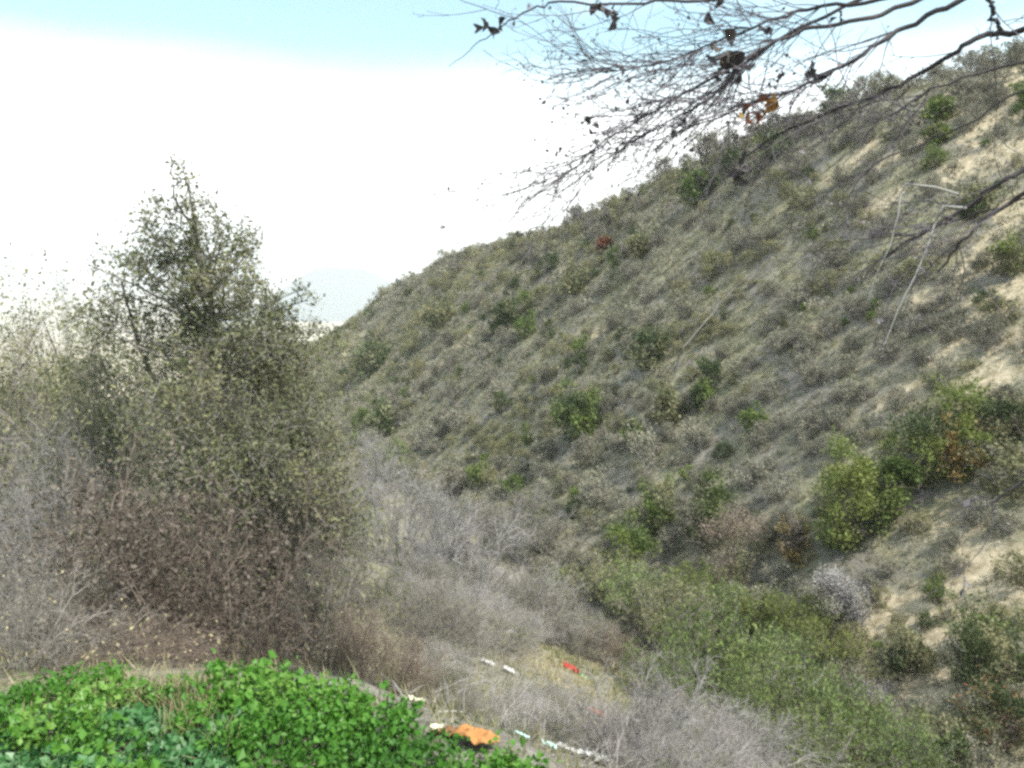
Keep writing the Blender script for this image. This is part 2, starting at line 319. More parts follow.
far_hill()
# ------------------------------------------------------------------ haze
def haze():
    m = bpy.data.materials.new('haze'); m.use_nodes = True; t = m.node_tree; t.nodes.clear()
    o = t.nodes.new('ShaderNodeOutputMaterial'); v = t.nodes.new('ShaderNodeVolumePrincipled')
    v.inputs['Color'].default_value = (.93, .96, 1, 1); v.inputs['Density'].default_value = 0.00026; v.inputs['Anisotropy'].default_value = 0.25
    t.links.new(v.outputs[0], o.inputs['Volume'])
    x0, y0, z0, x1, y1, z1 = -29500, -29500, -215, 29500, 29500, 330
    V = [(x0, y0, z0), (x1, y0, z0), (x1, y1, z0), (x0, y1, z0), (x0, y0, z1), (x1, y0, z1), (x1, y1, z1), (x0, y1, z1)]
    mb = MB(); mb.add(V, [(0, 3, 2, 1), (4, 5, 6, 7), (0, 1, 5, 4), (1, 2, 6, 5), (2, 3, 7, 6), (3, 0, 4, 7)])
    tag(link('haze', mb.mesh('haze', [m])), kind='stuff')
haze()

# ------------------------------------------------------------------ plant prototypes (unit: about 1 m tall)
def bush_wood(mb, nst, h, sp, k1, k2, r0, mat=0, S=6, wob=.16, arch=0.0, k3=0, base_r=.10, thin=1.0):
    st = np.zeros((nst, 3)); a = rng.random(nst) * 2 * math.pi; rr = base_r * np.sqrt(rng.random(nst)); st[:, 0] = rr * np.cos(a); st[:, 1] = rr * np.sin(a); st[:, 2] = -.06
    a2 = a + rng.normal(0, .5, nst); til = sp * np.sqrt(rng.random(nst))
    d = np.stack([np.cos(a2) * np.sin(til), np.sin(a2) * np.sin(til), np.cos(til)], 1)
    P0 = strands(st, d, h * rng.uniform(.75, 1.1, nst), S, wob, arch); tubes(mb, P0, r0, r0 * .4, 3, mat)
    P1 = children(P0, k1, .35 * h, .62 * h, .45, 5, wob * 1.2, .2, .2, arch); tubes(mb, P1, r0 * .45 * thin, r0 * .2 * thin, 3, mat)
    P2 = children(P1, k2, .14 * h, .32 * h, .55, 4, wob * 1.4, .2, .15, arch); tubes(mb, P2, r0 * .25 * thin, r0 * .10 * thin, 3, mat)
    if k3:
        P3 = children(P2, k3, .06 * h, .16 * h, .6, 3, wob * 1.4, .15, .1, 0); tubes(mb, P3, r0 * .15 * thin, r0 * .07 * thin, 3, mat); return P0, P1, P2, P3
    return P0, P1, P2
def tips(P, n, jit=.02, tmin=.3):
    i = rng.integers(0, len(P), n); f = (tmin + (1 - tmin) * rng.random(n)) * (P.shape[1] - 1); j = np.minimum(f.astype(int), P.shape[1] - 2); g = (f - j)[:, None]
    return P[i, j] * (1 - g) + P[i, j + 1] * g + rng.normal(0, jit, (n, 3))
def dome_points(n, rx, rz, clump=.12, nc=26, zc=.38, shell=.55):
    d = nrm(rng.normal(0, 1, (nc, 3)) + np.array([0, 0, .35])); rr = (shell + (1 - shell) * rng.random((nc, 1))); lump = 1 + .28 * rng.normal(0, 1, (nc, 1)).clip(-1.2, 1.2)
    c = d * rr * lump * np.array([rx, rx, rz * .62]) + np.array([0, 0, zc * rz]); c[:, 2] = np.abs(c[:, 2]) + .02
    p = c[rng.integers(0, nc, n)] + rng.normal(0, clump, (n, 3)); p[:, 2] = np.abs(p[:, 2]); return p

def far_shrub(kind, k):
    mb = MB()
    if kind == 'grey':      # leafless grey dome with a fuzz of fine twigs
        P = bush_wood(mb, 14, .85, 1.0, 5, 4, .012, 0, thin=1.5); leaves(mb, dome_points(1900, .62, .95, .10, 22, .6), .068, 1, updir=.5, aspect=.55)
        return mb.mesh('grey_shrub', [M['grey_twig'], M['greyfuzz']])
    if kind == 'green':
        bush_wood(mb, 8, .8, .7, 3, 2, .014, 0); leaves(mb, dome_points(1500, .55, 1.0, .085, 34, .5), .085, 1, aspect=.6)
        return mb.mesh('green_shrub', [M['bark'], M['green_leaf']])
    if kind == 'olive':
        bush_wood(mb, 10, .8, .9, 4, 3, .012, 0, thin=1.3); leaves(mb, dome_points(1900, .62, .9, .095, 24, .55), .066, 1, aspect=.6)
        return mb.mesh('olive_shrub', [M['grey_twig'], M['greygreen_leaf']])
    if kind == 'dark':
        bush_wood(mb, 8, .8, .8, 3, 2, .014, 0); leaves(mb, dome_points(1200, .55, .95, .08, 28, .45), .08, 1, aspect=.6)
        return mb.mesh('dark_shrub', [M['bark'], M['dark_leaf']])
MESH = {k: [far_shrub(k, i) for i in range(n)] for k, n in (('grey', 5), ('green', 4), ('olive', 4), ('dark', 4))}

# ------------------------------------------------------------------ distinct shrubs the photo shows on the far slope: (kind, px, base py, width px, height px, label, mats)
def leafy(kind, H, W, nleaf, leaf, mats, lumps=40, shell=.55, stems=9, wood='bark'):
    root_parts = []
    mb = MB(); bush_wood(mb, stems, H * .75, min(1.1, .5 * W / H + .2), 4, 3, .012 * H + .004, 0); st = mb.mesh('stems', [M[wood]])
    mb = MB(); p = dome_points(nleaf, W / 2 * .92, H, .075 * W, lumps, .5, shell)
    if isinstance(mats, str): mats = [mats]
    sel = (fbm(p[:, 0] / (W * .3) + 5, p[:, 2] / (H * .3), 2, int(H * 97)) * 3 + rng.normal(0, .12, nleaf) + .5).clip(0, .999) * len(mats)
    for q, mn in enumerate(mats):
        s = sel.astype(int) == q
        if s.any(): leaves(mb, p[s], leaf, q, aspect=.55)
    return st, mb.mesh('crown', [M[k] for k in mats])
def put_leafy(name, px, py, wpx, hpx, label, mats, cat='bush', nleaf=2600, leaf=None, ymin=12, sink=.05, wood='bark', group=None, shell=.55, lumps=40, pos=None):
    p = ground_hit(px, py, ymin) if pos is None else pos
    W, H = wpx * p[1] / F, hpx * p[1] / F * 1.02
    nleaf = int(nleaf * 1.7); fine = ('twig' in (mats if isinstance(mats, str) else mats[0])); nleaf = int(nleaf * (2.2 if fine else 1)); lf = leaf or max(.03, (1.7 if fine else 3.0) * p[1] / F)
    st, cr = leafy(name, H, W, nleaf, lf, mats, lumps, shell, wood=wood)
    e = empty(name, p - np.array([0, 0, sink])); tag(e, label, cat, group)
    link('stems', st, e); link('crown', cr, e); return e
SP = [
 ('broadleaf_bush', 848, 548, 88, 98, 'large bright green bush with dark left side beside the smaller green bush in the gully', ['green_leaf', 'green_leaf', 'yellow_leaf'], 5200),
 ('broadleaf_bush', 893, 520, 48, 66, 'narrow fresh green bush touching the right side of the largest bright green bush', ['green_leaf', 'yellow_leaf'], 2600),
 ('broadleaf_bush', 918, 488, 76, 78, 'olive green bush with a dark hollow at its foot, left of the straw yellow bush', ['dark_leaf', 'olive_leaf', 'yellow_leaf'], 3600),
 ('broadleaf_bush', 955, 435, 70, 50, 'pale green loose bush standing above the straw yellow bush', ['greygreen_leaf', 'yellow_leaf'], 2600),
 ('broadleaf_bush', 960, 480, 50, 52, 'straw yellow bush at the right of the olive green bush with the hollow', ['yellow_leaf', 'ochre_leaf'], 2200),
 ('broadleaf_bush', 1012, 440, 52, 40, 'dark green bush at the right edge below the bare tan bank', ['dark_leaf', 'greygreen_leaf'], 1800),
 ('broadleaf_bush', 793, 562, 40, 42, 'small ochre bush with withered leaves at the foot of the gully bushes', ['ochre_leaf', 'pink_twig'], 1300),
 ('broadleaf_bush', 735, 582, 78, 66, 'pinkish tan withered bush left of the small ochre bush', ['pink_twig', 'pink_twig', 'greygreen_leaf'], 3000),
 ('broadleaf_bush', 656, 538, 46, 54, 'upright green bush left of its twin in the gully', ['green_leaf', 'olive_leaf'], 2000),
 ('broadleaf_bush', 712, 545, 54, 58, 'green bush between the upright green bush and the pinkish withered one', ['green_leaf', 'olive_leaf', 'dark_leaf'], 2200),
 ('broadleaf_bush', 628, 580, 50, 60, 'light yellow green bush at the upper end of the green gully strip', ['yellow_leaf', 'green_leaf'], 2200),
 ('broadleaf_bush', 578, 440, 54, 46, 'rounded mid green bush alone in grey scrub at the middle of the slope', ['green_leaf', 'dark_leaf'], 2600),
 ('broadleaf_bush', 387, 482, 40, 34, 'small vivid yellow green bush above the grey leafless thicket', ['yellow_leaf', 'green_leaf'], 1600),
 ('broadleaf_bush', 380, 440, 36, 32, 'small dark green bush directly above the vivid yellow green one', ['dark_leaf', 'olive_leaf'], 1400),
 ('broadleaf_bush', 650, 368, 42, 34, 'dark green bush next to the pale fallen branch on the slope', ['dark_leaf', 'olive_leaf'], 1600),
 ('broadleaf_bush', 702, 408, 30, 26, 'small green bush below the foot of the pale fallen branch', ['dark_leaf', 'green_leaf'], 1100),
 ('broadleaf_bush', 666, 424, 38, 36, 'olive bush left of the small green bush under the fallen branch', ['olive_leaf', 'greygreen_leaf'], 1500),
 ('broadleaf_bush', 634, 450, 30, 26, 'small olive bush right of the rounded mid green bush', ['olive_leaf', 'green_leaf'], 1100),
 ('broadleaf_bush', 506, 330, 32, 24, 'dark olive bush high on the far left shoulder of the slope', ['dark_leaf', 'olive_leaf'], 1100),
 ('broadleaf_bush', 605, 252, 15, 12, 'tiny rust brown bush just under the skyline', ['rust_leaf'], 600),
 ('broadleaf_bush', 697, 205, 40, 30, 'deep green bush just below the skyline under the twig tips', ['dark_leaf', 'green_leaf'], 1500),
 ('broadleaf_bush', 775, 160, 34, 22, 'dark green bush on the upper slope right of the hanging dark leaf clump', ['dark_leaf', 'green_leaf'], 1100),
 ('broadleaf_bush', 940, 122, 32, 20, 'green bush on the tan upper slope below the tree limbs', ['green_leaf', 'yellow_leaf'], 900),
 ('broadleaf_bush', 937, 145, 26, 18, 'small yellow green bush under the one on the tan upper slope', ['yellow_leaf', 'olive_leaf'], 700),
 ('broadleaf_bush', 1005, 275, 44, 30, 'yellowing bush below the bare limbs at the right edge', ['yellow_leaf', 'greygreen_leaf'], 1100),
 ('broadleaf_bush', 975, 220, 40, 26, 'grey green bush framed by the two bare limbs at the right', ['dark_leaf', 'greygreen_leaf'], 1100),
 ('broadleaf_bush', 837, 625, 68, 52, 'smooth lilac grey dome bush above the green gully strip', ['lilac_twig', 'lilac_twig', 'greyfuzz'], 5200),
 ('broadleaf_bush', 640, 258, 30, 22, 'olive bush on the upper slope right of the tiny rust bush', ['olive_leaf', 'greygreen_leaf'], 800),
 ('broadleaf_bush', 575, 292, 34, 22, 'broad olive bush on the left shoulder above the grey scrub', ['olive_leaf', 'greygreen_leaf'], 900),
 ('broadleaf_bush', 440, 330, 50, 22, 'low spreading olive bush near the left end of the spur', ['olive_leaf', 'greygreen_leaf'], 1200),
 ('broadleaf_bush', 372, 372, 56, 24, 'low green bush at the foot of the spur behind the evergreen tree', ['olive_leaf', 'dark_leaf'], 1200),
]
TAKEN = []
for s in SP:
    e = put_leafy(s[0], s[1], s[2], s[3], s[4], s[5], s[6], nleaf=s[7], ymin=17); TAKEN.append((e.location.x, e.location.y, s[3] * e.location.y / F * .5))
# bottom right corner: dark bush with brown dead foot
put_leafy('broadleaf_bush', 985, 690, 96, 80, 'dark grey green bush in the bottom right corner above the mottled brown one', ['dark_leaf', 'dark_leaf', 'greygreen_leaf'], nleaf=4200, ymin=12)
put_leafy('broadleaf_bush', 1000, 750, 80, 62, 'mottled olive and brown bush under the dark one in the bottom right corner', ['dark_leaf', 'ochre_leaf', 'olive_leaf', 'rust_leaf', 'olive_leaf'], nleaf=3200, ymin=12)
put_leafy('broadleaf_bush', 905, 672, 44, 40, 'small dark bush left of the dark corner bush on the pale bank', ['dark_leaf', 'greygreen_leaf'], nleaf=1500, ymin=12)
put_leafy('broadleaf_bush', 868, 718, 60, 34, 'faded pink flowering tuft on the straw bank by the gully', ['pink_twig', 'lilac_twig'], nleaf=1800, ymin=12)

# ------------------------------------------------------------------ scattered scrub
def scatter(n, a0, a1, r0, r1):
    a = rng.uniform(R(a0), R(a1), n); r = np.sqrt(rng.uniform(r0**2, r1**2, n)); return r * np.sin(a), r * np.cos(a), a, r
def to_px(P):
    c, s = math.cos(PITCH), math.sin(PITCH); fw = P[:, 1] * c - P[:, 2] * s; up = P[:, 1] * s + P[:, 2] * c
    return 512 + F * P[:, 0] / fw, 384 - F * up / fw
GROUPS = {'grey': [], 'olive': [], 'green': [], 'dark': []}
rest = MB()
def do_scrub():
    x, y, a, r = scatter(150000, -24, 37, 18, 235)
    KR, _ = ctrl(a); ok = (r > KR[:, 6] * .9) & (r < KR[:, 8] + 5)
    x, y, a, r, KR = x[ok], y[ok], a[ok], r[ok], KR[ok]
    bz = bare(x, y); dens = .9 - .72 * bz + .9 * fbm(x / 3.5, y / 3.5, 3, 40); keep = rng.random(len(x)) < dens
    x, y, a, r, KR = x[keep], y[keep], a[keep], r[keep], KR[keep]
    for (tx, ty, tr) in TAKEN:
        k = np.hypot(x - tx, (y - ty) * .8) > tr * 1.0; x, y, a, r, KR = x[k], y[k], a[k], r[k], KR[k]
    # thin out by spacing
    cell = {}; sel = []
    size = np.where(rng.random(len(x)) < .55, .58, 1.08) * np.exp(rng.normal(0, .25, len(x))) * np.clip(.8 + r / 160, .9, 1.4)
    for i in range(len(x)):
        ci, cj = int(x[i] // 1.5), int(y[i] // 1.5); bad = False
        for di in (-1, 0, 1):
            for dj in (-1, 0, 1):
                for j in cell.get((ci + di, cj + dj), ()):
                    if (x[i] - x[j]) ** 2 + (y[i] - y[j]) ** 2 < (.46 * (size[i] + size[j])) ** 2: bad = True
        if not bad: cell.setdefault((ci, cj), []).append(i); sel.append(i)
    x, y, a, r, size, KR = x[sel], y[sel], a[sel], r[sel], size[sel], KR[sel]
    z = height(x, y); px, py = to_px(np.stack([x, y, z], 1))
    kn = fbm(x / 11 + 3, y / 11, 3, 77) + rng.normal(0, .13, len(x)); k = np.full(len(x), 'olive', object)
    gully = np.clip(1 - (r - KR[:, 6]) / 14, 0, 1)
    k[kn > -.07] = 'grey'; u = rng.random(len(x)); k[u < .035 + .06 * gully] = 'green'; k[(u > .1) & (u < .16)] = 'dark'
    inview = (px > -10) & (px < 1034) & (py < 780)
    print('scrub', len(x), {q: int((k == q).sum()) for q in GROUPS})
    lim = {'grey': 290, 'olive': 250, 'green': 120, 'dark': 120}
    names = {'grey': 'grey_shrub', 'olive': 'olive_shrub', 'green': 'green_shrub', 'dark': 'dark_shrub'}
    words = {'grey': 'grey twiggy leafless shrub', 'olive': 'dull olive grey low shrub', 'green': 'small fresh green shrub', 'dark': 'small dark green shrub'}
    indiv = np.zeros(len(x), bool)
    for q in GROUPS:
        ii = np.where((k == q) & inview)[0]; ii = ii[np.argsort(-(size[ii] / r[ii]))][:lim[q]]; indiv[ii] = True
        for i in ii:
            o = link(names[q], MESH[q][rng.integers(len(MESH[q]))], None, (x[i], y[i], z[i] - .05), rng.random() * 6.28, (size[i] * rng.uniform(.9, 1.2), size[i] * rng.uniform(.9, 1.2), size[i] * rng.uniform(.85, 1.2)))
            zone = 'low on the far slope by the gully' if py[i] > 470 else ('on the middle of the far slope' if py[i] > 330 else 'high on the far slope')
            tag(o, words[q] + ' ' + zone, 'shrub', words[q] + 's ' + zone)
    # the remaining, smaller ones: one mass
    ii = np.where(~indiv)[0]; mats = {'grey': 0, 'olive': 1, 'green': 2, 'dark': 3}
    for i in ii:
        if not inview[i] and rng.random() < .4: continue
        n = (110 if size[i] < .75 else 200) if inview[i] else 30
        p = dome_points(n, .6, .8, .11, 14) * size[i] * np.array([1.0, 1.0, 1.0]) + np.array([x[i], y[i], z[i]])
        t = np.clip(rng.random() * .5 + rng.random(n) * .5, 0, 1); leaves(rest, p, .16 * size[i], mats[k[i]], t, updir=.5, aspect=.55)
    o = link('distant_scrub', rest.mesh('distant_scrub', [M['greyfuzz'], M['greygreen_leaf'], M['green_leaf'], M['dark_leaf']])); tag(o, 'grey and olive scrub covering the upper far slope', 'scrub', kind='stuff')
do_scrub()

# grass and herbs between the shrubs
def grass(name, n, a0, a1, r0, r1, mats, blade_h, blade_w, label, cond, nb=5):
    x, y, a, r = scatter(n, a0, a1, r0, r1); k = cond(x, y, a, r); x, y, r = x[k], y[k], r[k]; z = height(x, y); m = len(x)
    base = np.repeat(np.stack([x, y, z - .02], 1), nb, 0) + np.concatenate([rng.normal(0, blade_h * .35, (m * nb, 2)), np.zeros((m * nb, 1))], 1)
    rr = np.repeat(r, nb)[:, None]; h = blade_h * rng.uniform(.5, 1.4, (m * nb, 1)); wd = np.maximum(blade_w, rr * .0007)
    d = nrm(rng.normal(0, .45, (m * nb, 3)) + np.array([0, 0, 1])); s = nrm(np.cross(d, rng.normal(0, 1, (m * nb, 3)))) * wd
    V = np.stack([base - s, base + s, base + d * h], 1); mi = (fbm(base[:, 0] / 3, base[:, 1] / 3, 2, 61) + rng.normal(0, .12, len(base)) > 0).astype(int) if len(mats) > 1 else np.zeros(len(base), int)
    mb = MB(); tt = np.repeat(rng.random(len(base)), 3)
    for q in range(len(mats)):
        w_ = mi == q
        if w_.any(): mb.add(V[w_], np.arange(3 * w_.sum()).reshape(-1, 3), q, tt.reshape(-1, 3)[w_].ravel())
    o = link(name, mb.mesh(name, [M[q] for q in mats])); tag(o, label, 'grass', kind='stuff')
grass('slope_grass', 110000, -24, 36, 16, 150, ['grass_green', 'slope_dry'], .22, .012, 'sparse green and dry grass between the shrubs of the far slope',
      lambda x, y, a, r: (rng.random(len(x)) < .9 - .4 * bare(x, y)) & (r > ctrl(a)[0][:, 6] * .85) & (r < ctrl(a)[0][:, 8] + 2), 6)
grass('near_grass', 16000, -40, 42, 2.2, 24, ['grass_green', 'grass_dry'], .13, .003, 'thin grass and dry stalks on the near slope', lambda x, y, a, r: rng.random(len(x)) < .9, 7)

# ------------------------------------------------------------------ gully strip of broom-like green shrubs
def broom_mesh(mat, twig):
    mb = MB(); P0, P1, P2 = bush_wood(mb, 40, 1.0, .55, 5, 4, .008, 0, wob=.07, base_r=.22, thin=1.2)
    p = np.concatenate([tips(P2, 3000, .03), tips(P1, 1000, .03)]); leaves(mb, p, .06, 1, updir=.9, aspect=.32)
    return mb.mesh('broom_bush', [M[twig], M[mat]])
BM = [broom_mesh('broom', 'grey_twig'), broom_mesh('green_leaf', 'grey_twig'), broom_mesh('broom', 'bark')] + [broom_mesh('yellow_leaf', 'bark'), broom_mesh('grass_green', 'grey_twig')]
BR = [(600, 612, 70, 56, 4), (640, 628, 74, 60, 0), (690, 618, 66, 52, 3), (665, 655, 80, 70, 4), (720, 640, 66, 56, 0), (700, 690, 86, 80, 1), (755, 640, 60, 46, 3), (800, 650, 66, 56, 3), (745, 705, 86, 80, 2),
      (790, 690, 66, 60, 0), (828, 680, 60, 56, 3), (775, 745, 90, 84, 1), (720, 740, 80, 70, 2), (830, 730, 70, 60, 0), (850, 765, 90, 76, 2), (810, 790, 90, 80, 1), (900, 785, 80, 66, 0), (655, 700, 70, 56, 1), (930, 750, 60, 40, 4), (870, 690, 50, 34, 4)]
BL = ['grey green bush at the left foot of the light yellow green bush',
      'soft green bush directly under the light yellow green bush',
      'bright green bush right of the light yellow green bush, under the pinkish withered one',
      'grey green bush in the left half of the gully strip',
      'soft green bush in the gully strip below the pinkish withered bush',
      'olive bush in the lower left of the gully strip above the leafless bushes',
      'bright green bush of the gully strip between the pinkish withered bush and the lilac dome',
      'bright green bush touching the left foot of the lilac grey dome bush',
      'shaded green bush in the middle of the gully strip',
      'soft green bush below the left foot of the lilac grey dome bush',
      'bright green bush directly under the lilac grey dome bush',
      'dark olive bush at the bottom of the gully strip above the grey twigs',
      'soft dark bush at the lower left of the gully strip touching grey twigs',
      'soft green bush of the gully strip left of the pink flowering tuft',
      'olive bush at the bottom edge under the gully strip',
      'olive green bush cut by the bottom edge left of the strip end',
      'soft green bush cut by the bottom edge at the lower end of the strip',
      'dark bush at the left end of the gully strip beside the brownish bush',
      'grey green bush between the gully strip and the mottled corner bush',
      'small grey green bush beside the pink flowering tuft']
for (px, py, wp, hp, k), lab in zip(BR, BL):
    p = ground_hit(px, py, 11); sz = wp * p[1] / F; hh = hp * p[1] / F
    o = link('broom_bush', BM[k], None, p - np.array([0, 0, .05]), rng.random() * 6.28, (sz / 1.25, sz / 1.25, hh / 1.05))
    tag(o, lab, 'bush', 'green bushes along the gully')

# ------------------------------------------------------------------ grey leafless bushes of the near slope
def bare_bush(mat, k3=3, nst=34, leafmat=None, sp=1.15, nl=0, leaf=.03, wob=.24, r0=.008):
    mb = MB(); P = bush_wood(mb, nst, .85, sp, 7, 6, r0, 0, wob=wob, k3=k3, base_r=.2, thin=1.15)
    if leafmat: leaves(mb, tips(P[-1], nl, .015), leaf, 1, aspect=.5)
    return mb.mesh('bare_bush', [M[mat]] + ([M[leafmat]] if leafmat else []))
NB = {'lilac': [bare_bush('lilac_twig') for _ in range(3)], 'grey': [bare_bush('grey_twig', leafmat='greygreen_leaf', nl=1500) for _ in range(3)],
      'olive': [bare_bush('grey_twig', leafmat='olive_leaf', nl=4500, leaf=.035) for _ in range(2)], 'brown': [bare_bush('brown_twig', sp=.7, leafmat='grass_dry', nl=500) for _ in range(2)]}
def place_bare(px, py, wp, hp, kind, label, group=None, ymin=3.0, Y=None):
    p = ground_hit(px, py, ymin) if Y is None else np.array([*(at(px, py, Y)[:2]), 0.])
    p[2] = hz(p[0], p[1]); sz, hh = wp * p[1] / F, hp * p[1] / F
    o = link('leafless_bush' if kind in ('lilac', 'grey') else ('leafy_bush' if kind == 'olive' else 'withered_bush'), NB[kind][rng.integers(len(NB[kind]))], None, p - np.array([0, 0, .04]), rng.random() * 6.28, (sz / 1.7, sz / 1.7, hh / 1.0))
    tag(o, label, 'bush', group); return o
place_bare(400, 560, 150, 120, 'lilac', 'pale lilac grey leafless bush directly right of the evergreen tree foot', ymin=9)
place_bare(360, 500, 90, 90, 'lilac', 'lilac grey leafless bush behind the right edge of the evergreen tree', ymin=11)
place_bare(470, 590, 150, 110, 'lilac', 'wide pale grey leafless bush at the middle of the thicket below the slope', ymin=9)
place_bare(520, 560, 110, 90, 'grey', 'grey bush with sparse leaves behind the wide pale leafless one', ymin=12)
place_bare(385, 612, 60, 48, 'olive', 'little dark green bush in front of the lilac grey leafless bush', ymin=7)
place_bare(355, 675, 90, 90, 'brown', 'brown withered stalks standing behind the bright green ground cover', ymin=4.2)
place_bare(405, 700, 90, 84, 'brown', 'tan withered stalks beside the cream scrap', ymin=4)
place_bare(445, 660, 90, 70, 'grey', 'low grey bush left of the two white scraps', ymin=6)
place_bare(545, 640, 120, 84, 'grey', 'grey bush above the red scrap', ymin=10)
place_bare(610, 668, 70, 54, 'brown', 'brownish bush right of the red scrap', ymin=10)
place_bare(742, 672, 60, 44, 'grey', 'grey twiggy bush between the green bushes of the gully strip', ymin=11)
place_bare(762, 722, 56, 44, 'brown', 'brownish withered bush low in the gully strip', ymin=11)
place_bare(700, 652, 46, 36, 'lilac', 'small pale grey bush in the upper part of the gully strip', ymin=11)
place_bare(835, 705, 60, 46, 'brown', 'straw brown withered bush at the right rim of the gully strip', ymin=11)
place_bare(668, 700, 60, 44, 'grey', 'grey bush at the left rim of the gully strip above the leafless bushes', ymin=11)
G = 'grey leafless bushes on the steep near slope'
x, y, a, r = scatter(900, -8, 37, 5.5, 34)
KR, _ = ctrl(a); d1 = np.clip(.35 + fbm(x / 3, y / 3, 2, 8) * 1.2, 0, 1); ok = (r < KR[:, 6] * .92) & (rng.random(900) < d1 * .9)
pxy = to_px(np.stack([x, y, height(x, y)], 1)); cnt = 0
for i in np.where(ok)[0]:
    px, py = pxy[0][i], pxy[1][i]
    if px < 330 or px > 1060 or py > 900 or py < 400 or (px > 740 and py > 560) or (px > 640 and py < 720) or (px > 640 and rng.random() < .3): continue
    if 420 < px < 640 and py > 655: continue              # the littered bank stays open
    k = rng.choice(['lilac', 'grey', 'grey', 'olive']); s = rng.uniform(.7, 1.25) * (.75 if r[i] < 9 else 1.05); cnt += 1
    o = link('leafless_bush' if k != 'olive' else 'leafy_bush', NB[k][rng.integers(len(NB[k]))], None, (x[i], y[i], hz(x[i], y[i]) - .05), rng.random() * 6.28, (s, s, s * rng.uniform(.7, 1)))
    zn = 'between the evergreen tree and the littered bank' if px < 530 else ('behind and beside the littered bank' if px < 640 else 'at the bottom edge under the green gully strip'); sz_ = 'small' if s < .85 else 'broad'
    kk = 'grey twiggy leafless bush' if k != 'olive' else 'twiggy olive leaved bush'; tag(o, sz_ + ' ' + kk + ' ' + zn, 'bush', sz_ + ' ' + kk + 'es ' + zn)
print('near slope bushes', cnt)
x, y, a, r = scatter(520, -8, 12, 4.2, 12); z = height(x, y); qx, qy = to_px(np.stack([x, y, z], 1))
LP = np.array([(478, 744), (414, 712), (549, 751), (578, 757), (600, 766), (571, 673), (597, 718), (488, 666), (510, 674), (585, 680)])
for i in range(len(x)):
    s = rng.uniform(.16, .42); hp = s * F / y[i]
    if ((np.abs(LP[:, 0] - qx[i]) < 18 + hp * .6) & (LP[:, 1] < qy[i] + 6) & (LP[:, 1] > qy[i] - hp * 1.3)).any() or qx[i] < 430 or qx[i] > 690 or qy[i] < 630: continue
    k = rng.choice(['grey', 'lilac', 'olive']); o = link('seedling_bush', NB[k][rng.integers(len(NB[k]))], None, (x[i], y[i], z[i] - .01), rng.random() * 6.28, (s, s, s * .9))
    tag(o, 'knee high grey twiggy bush on the littered bank', 'bush', 'low twiggy bushes on the littered bank')
mb = MB(); x, y, a, r = scatter(2600, -9, 12, 3.2, 16); ok = rng.random(len(x)) < .8; x, y = x[ok], y[ok]; g = np.stack([x, y, height(x, y) + .01], 1)
d = nrm(rng.normal(0, 1, (len(g), 3)) * np.array([1, 1, .35]) + np.array([0, 0, .25])); P = strands(g, d, rng.uniform(.12, .4, len(g)), 5, .2); tubes(mb, P, .004, .0015, 3); P2 = children(P, 4, .05, .2, .6, 4, .25); tubes(mb, P2, .002, .001, 3)
tag(link('twig_litter', mb.mesh('twig_litter', [M['grey_twig']])), 'dead grey twigs matted over the near bank', 'undergrowth', kind='stuff')

